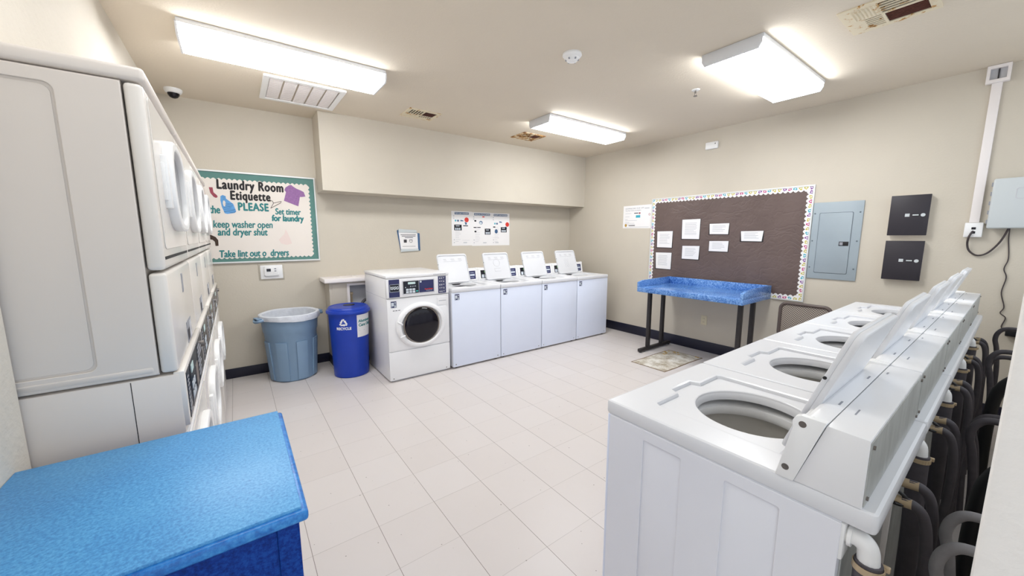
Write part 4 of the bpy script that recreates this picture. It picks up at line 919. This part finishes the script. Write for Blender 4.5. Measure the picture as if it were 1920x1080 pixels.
t = on_right('cable_raceway', 'white cable raceway running down the right wall from a junction box at the ceiling', 'raceway', -1.862, 0.0)
MB().box(-0.026, 0.026, -0.022, 0, 1.582, 2.640, 0.003).build('channel', 'race', t)
b = MB().plate([rrect(-0.058, 2.625, 0.058, 2.752, 0.004), rect(-0.040, 2.650, 0.040, 2.728)], 0, 0.045, 0.003, FR(0)); b.build('junction_box', 'race', t)
b = MB(); b.box(-0.040, 0.040, -0.012, -0.004, 2.650, 2.728); b.mi = 1; b.box(-0.004, 0.004, -0.020, -0.010, 2.650, 2.728); b.build('box_cover', ['soft_print', 'dark_print'], t)
t = on_right('network_jack', 'white network jack box at the foot of the raceway', 'wall jack', -1.865, 1.524)
MB().box(-0.047, 0.047, -0.045, 0, -0.058, 0.056, 0.005).build('box', 'white_pl', t)
for v in (0.002, -0.030): MB().box(-0.010, 0.012, -0.047, -0.040, v, v+0.018).build('port', 'ink', t)
t = on_right('utility_enclosure', 'pale grey hinged utility enclosure at the right edge of the wall', 'utility box', -2.10, 1.72)
MB().box(-0.165, 0.165, -0.055, 0, -0.180, 0.180, 0.008).build('body', 'util_grey', t)
d = MB().box(-0.172, 0.172, -0.085, -0.054, -0.188, 0.186, 0.012, 3).build('lid', 'util_grey', t)
MB().plate([rrect(-0.06, 0.03, 0.16, 0.11, 0.012), rrect(-0.056, 0.034, 0.156, 0.106, 0.010)], 0, 0.0015, 0, FR(-0.085)).build('lid_label', 'soft_print', d)
for k in range(5): MB().box(-0.180, -0.168, -0.070, -0.052, -0.15+k*0.07, -0.12+k*0.07, 0.003).build('hinge', 'grey_print', t)
W3 = lambda y, z, d=0.006: (XR-d, y, z)
o = MB().tube(smooth([(XR-0.045, -1.865, 1.515), (XR-0.06, -1.850, 1.47), W3(-1.846, 1.41, .03), W3(-1.862, 1.355, .02), W3(-1.905, 1.322, .015), W3(-1.955, 1.345, .015), W3(-2.005, 1.43, .02), W3(-2.036, 1.538, .03)]), 0.0065, 8).build('network_cable', 'cord')
tag(o, 'dark cable drooping from the network jack to the grey enclosure', 'cable')
t = on_right('power_adapter', 'black power adapter behind the hoses with a thin kinked cord rising to the grey enclosure', 'power adapter', -2.135, 0.742)
MB().box(-0.030, 0.055, -0.055, 0, -0.030, 0.030, 0.006).build('body', 'black', t)
b = MB().tube(smooth([W3(-2.040, 1.538, .03), W3(-2.043, 1.45), W3(-2.058, 1.305), W3(-2.046, 1.224), W3(-2.064, 1.157), W3(-2.054, 1.04), W3(-2.078, 0.93), W3(-2.066, 0.88), W3(-2.094, 0.845), W3(-2.083, 0.776), W3(-2.098, 0.748), W3(-2.115, 0.742, .03)]), 0.0032, 6)
bmesh.ops.transform(b.bm, matrix=(Matrix.Translation(t.location) @ Matrix.Rotation(-pi/2, 4, 'Z')).inverted(), verts=b.bm.verts)
b.build('power_cord', 'cord', t)
t = on_right('wall_outlet', 'almond wall outlet under the blue tray table', 'outlet', 0.210, 0.406)
MB().box(-0.038, 0.038, -0.006, 0, -0.062, 0.060, 0.003).build('cover_plate', 'beige_pl', t)
for v in (-0.024, 0.022):
    rc = MB().prism(ell(0, v, 0.016, 0.015, 20), 0.004, 0.008, FR(0)).build('receptacle', 'beige_pl', t)
    b = MB()
    for u in (-0.006, 0.006): b.box(u-0.0012, u+0.0012, -0.0088, -0.007, v-0.004, v+0.006)
    b.build('slots', 'gap', rc)

# ------------------------------------------------------------------ blue tray table under the brown board
t = thing('folding_table', 'blue speckled laundry tray table on black legs against the right wall', 'table', (4.205, 0.092, 0))
hx, hy = 0.352, 0.612
MB().box(-hx, hx, -hy, hy, 0.785, 0.846, 0.006).build('tabletop', 'tray', t)
MB().box(hx-0.028, hx, -hy, hy, 0.840, 0.935, 0.006).build('back_rail', 'tray', t)
for s in (-1, 1):
    y0, y1 = sorted((s*(hy-0.028), s*hy)); m = Matrix(((1, 0, 0, 0), (0, 0, 1, 0), (0, 1, 0, 0), (0, 0, 0, 1)))
    MB().prism([(-hx, 0.84), (hx-0.02, 0.84), (hx-0.02, 0.935), (-hx+0.09, 0.925), (-hx, 0.905)], y0, y1, m, 0.003).build('end_rail', 'tray', t)
for y in (0.552, -0.520):
    for x in (-0.155, 0.150): MB().box(x-0.022, x+0.022, y-0.022, y+0.022, 0.045, 0.790, 0.004).build('leg', 'leg', t)
    MB().box(-0.338, 0.350, y-0.022, y+0.022, 0.012, 0.050, 0.005).build('foot_bar', 'leg', t)
    for x in (-0.31, 0.32): MB().cyl((x, y, 0), (x, y, 0.014), 0.018).build('glide', 'black', t)
# chair between the row end and the right wall
t = thing('mesh_chair', 'taupe chair with woven mesh back behind the far end of the right washers', 'chair', (4.02, -0.930, 0), -pi/2)
b = MB(); A = Matrix.Translation((0, 0.20, 0)) @ FR(0); 
loop = rrect(-0.200, 0.46, 0.200, 0.812, 0.055, 6)
b.tube([A @ Vector((u, v, 0)) for u, v in loop], 0.0165, 10, True); b.build('back_frame', 'taupe', t)
MB().prism(rrect(-0.187, 0.472, 0.187, 0.800, 0.05, 6), -0.004, 0.004, A).build('back_mesh', 'mesh', t)
MB().box(-0.200, 0.200, -0.25, 0.19, 0.425, 0.465, 0.018, 3).build('seat', 'taupe', t)
for s in (-1, 1):
    MB().tube([(s*0.190, -0.22, 0.43), (s*0.193, -0.200, 0.0)], 0.013, 10).build('leg', 'taupe', t)
    MB().tube([(s*0.200, 0.20, 0.50), (s*0.193, 0.185, 0.43), (s*0.193, 0.24, 0.0)], 0.013, 10).build('leg', 'taupe', t)
# ------------------------------------------------------------------ blue counter in the foreground
t = thing('folding_counter', 'blue folding counter in the left foreground, against the dryers', 'counter', (-0.375, -0.970, 0))
X0, X1, Y0, Y1 = -0.284, 0.283, -0.285, 0.286
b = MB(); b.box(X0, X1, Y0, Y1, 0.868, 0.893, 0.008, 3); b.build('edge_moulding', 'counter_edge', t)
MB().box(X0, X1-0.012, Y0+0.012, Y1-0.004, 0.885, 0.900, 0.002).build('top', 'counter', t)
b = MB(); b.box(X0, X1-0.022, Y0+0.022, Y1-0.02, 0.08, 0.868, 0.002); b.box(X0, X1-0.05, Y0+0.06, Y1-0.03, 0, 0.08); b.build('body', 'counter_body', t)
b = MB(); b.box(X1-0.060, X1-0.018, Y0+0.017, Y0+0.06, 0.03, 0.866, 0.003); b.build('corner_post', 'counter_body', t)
bpy.context.view_layer.update()
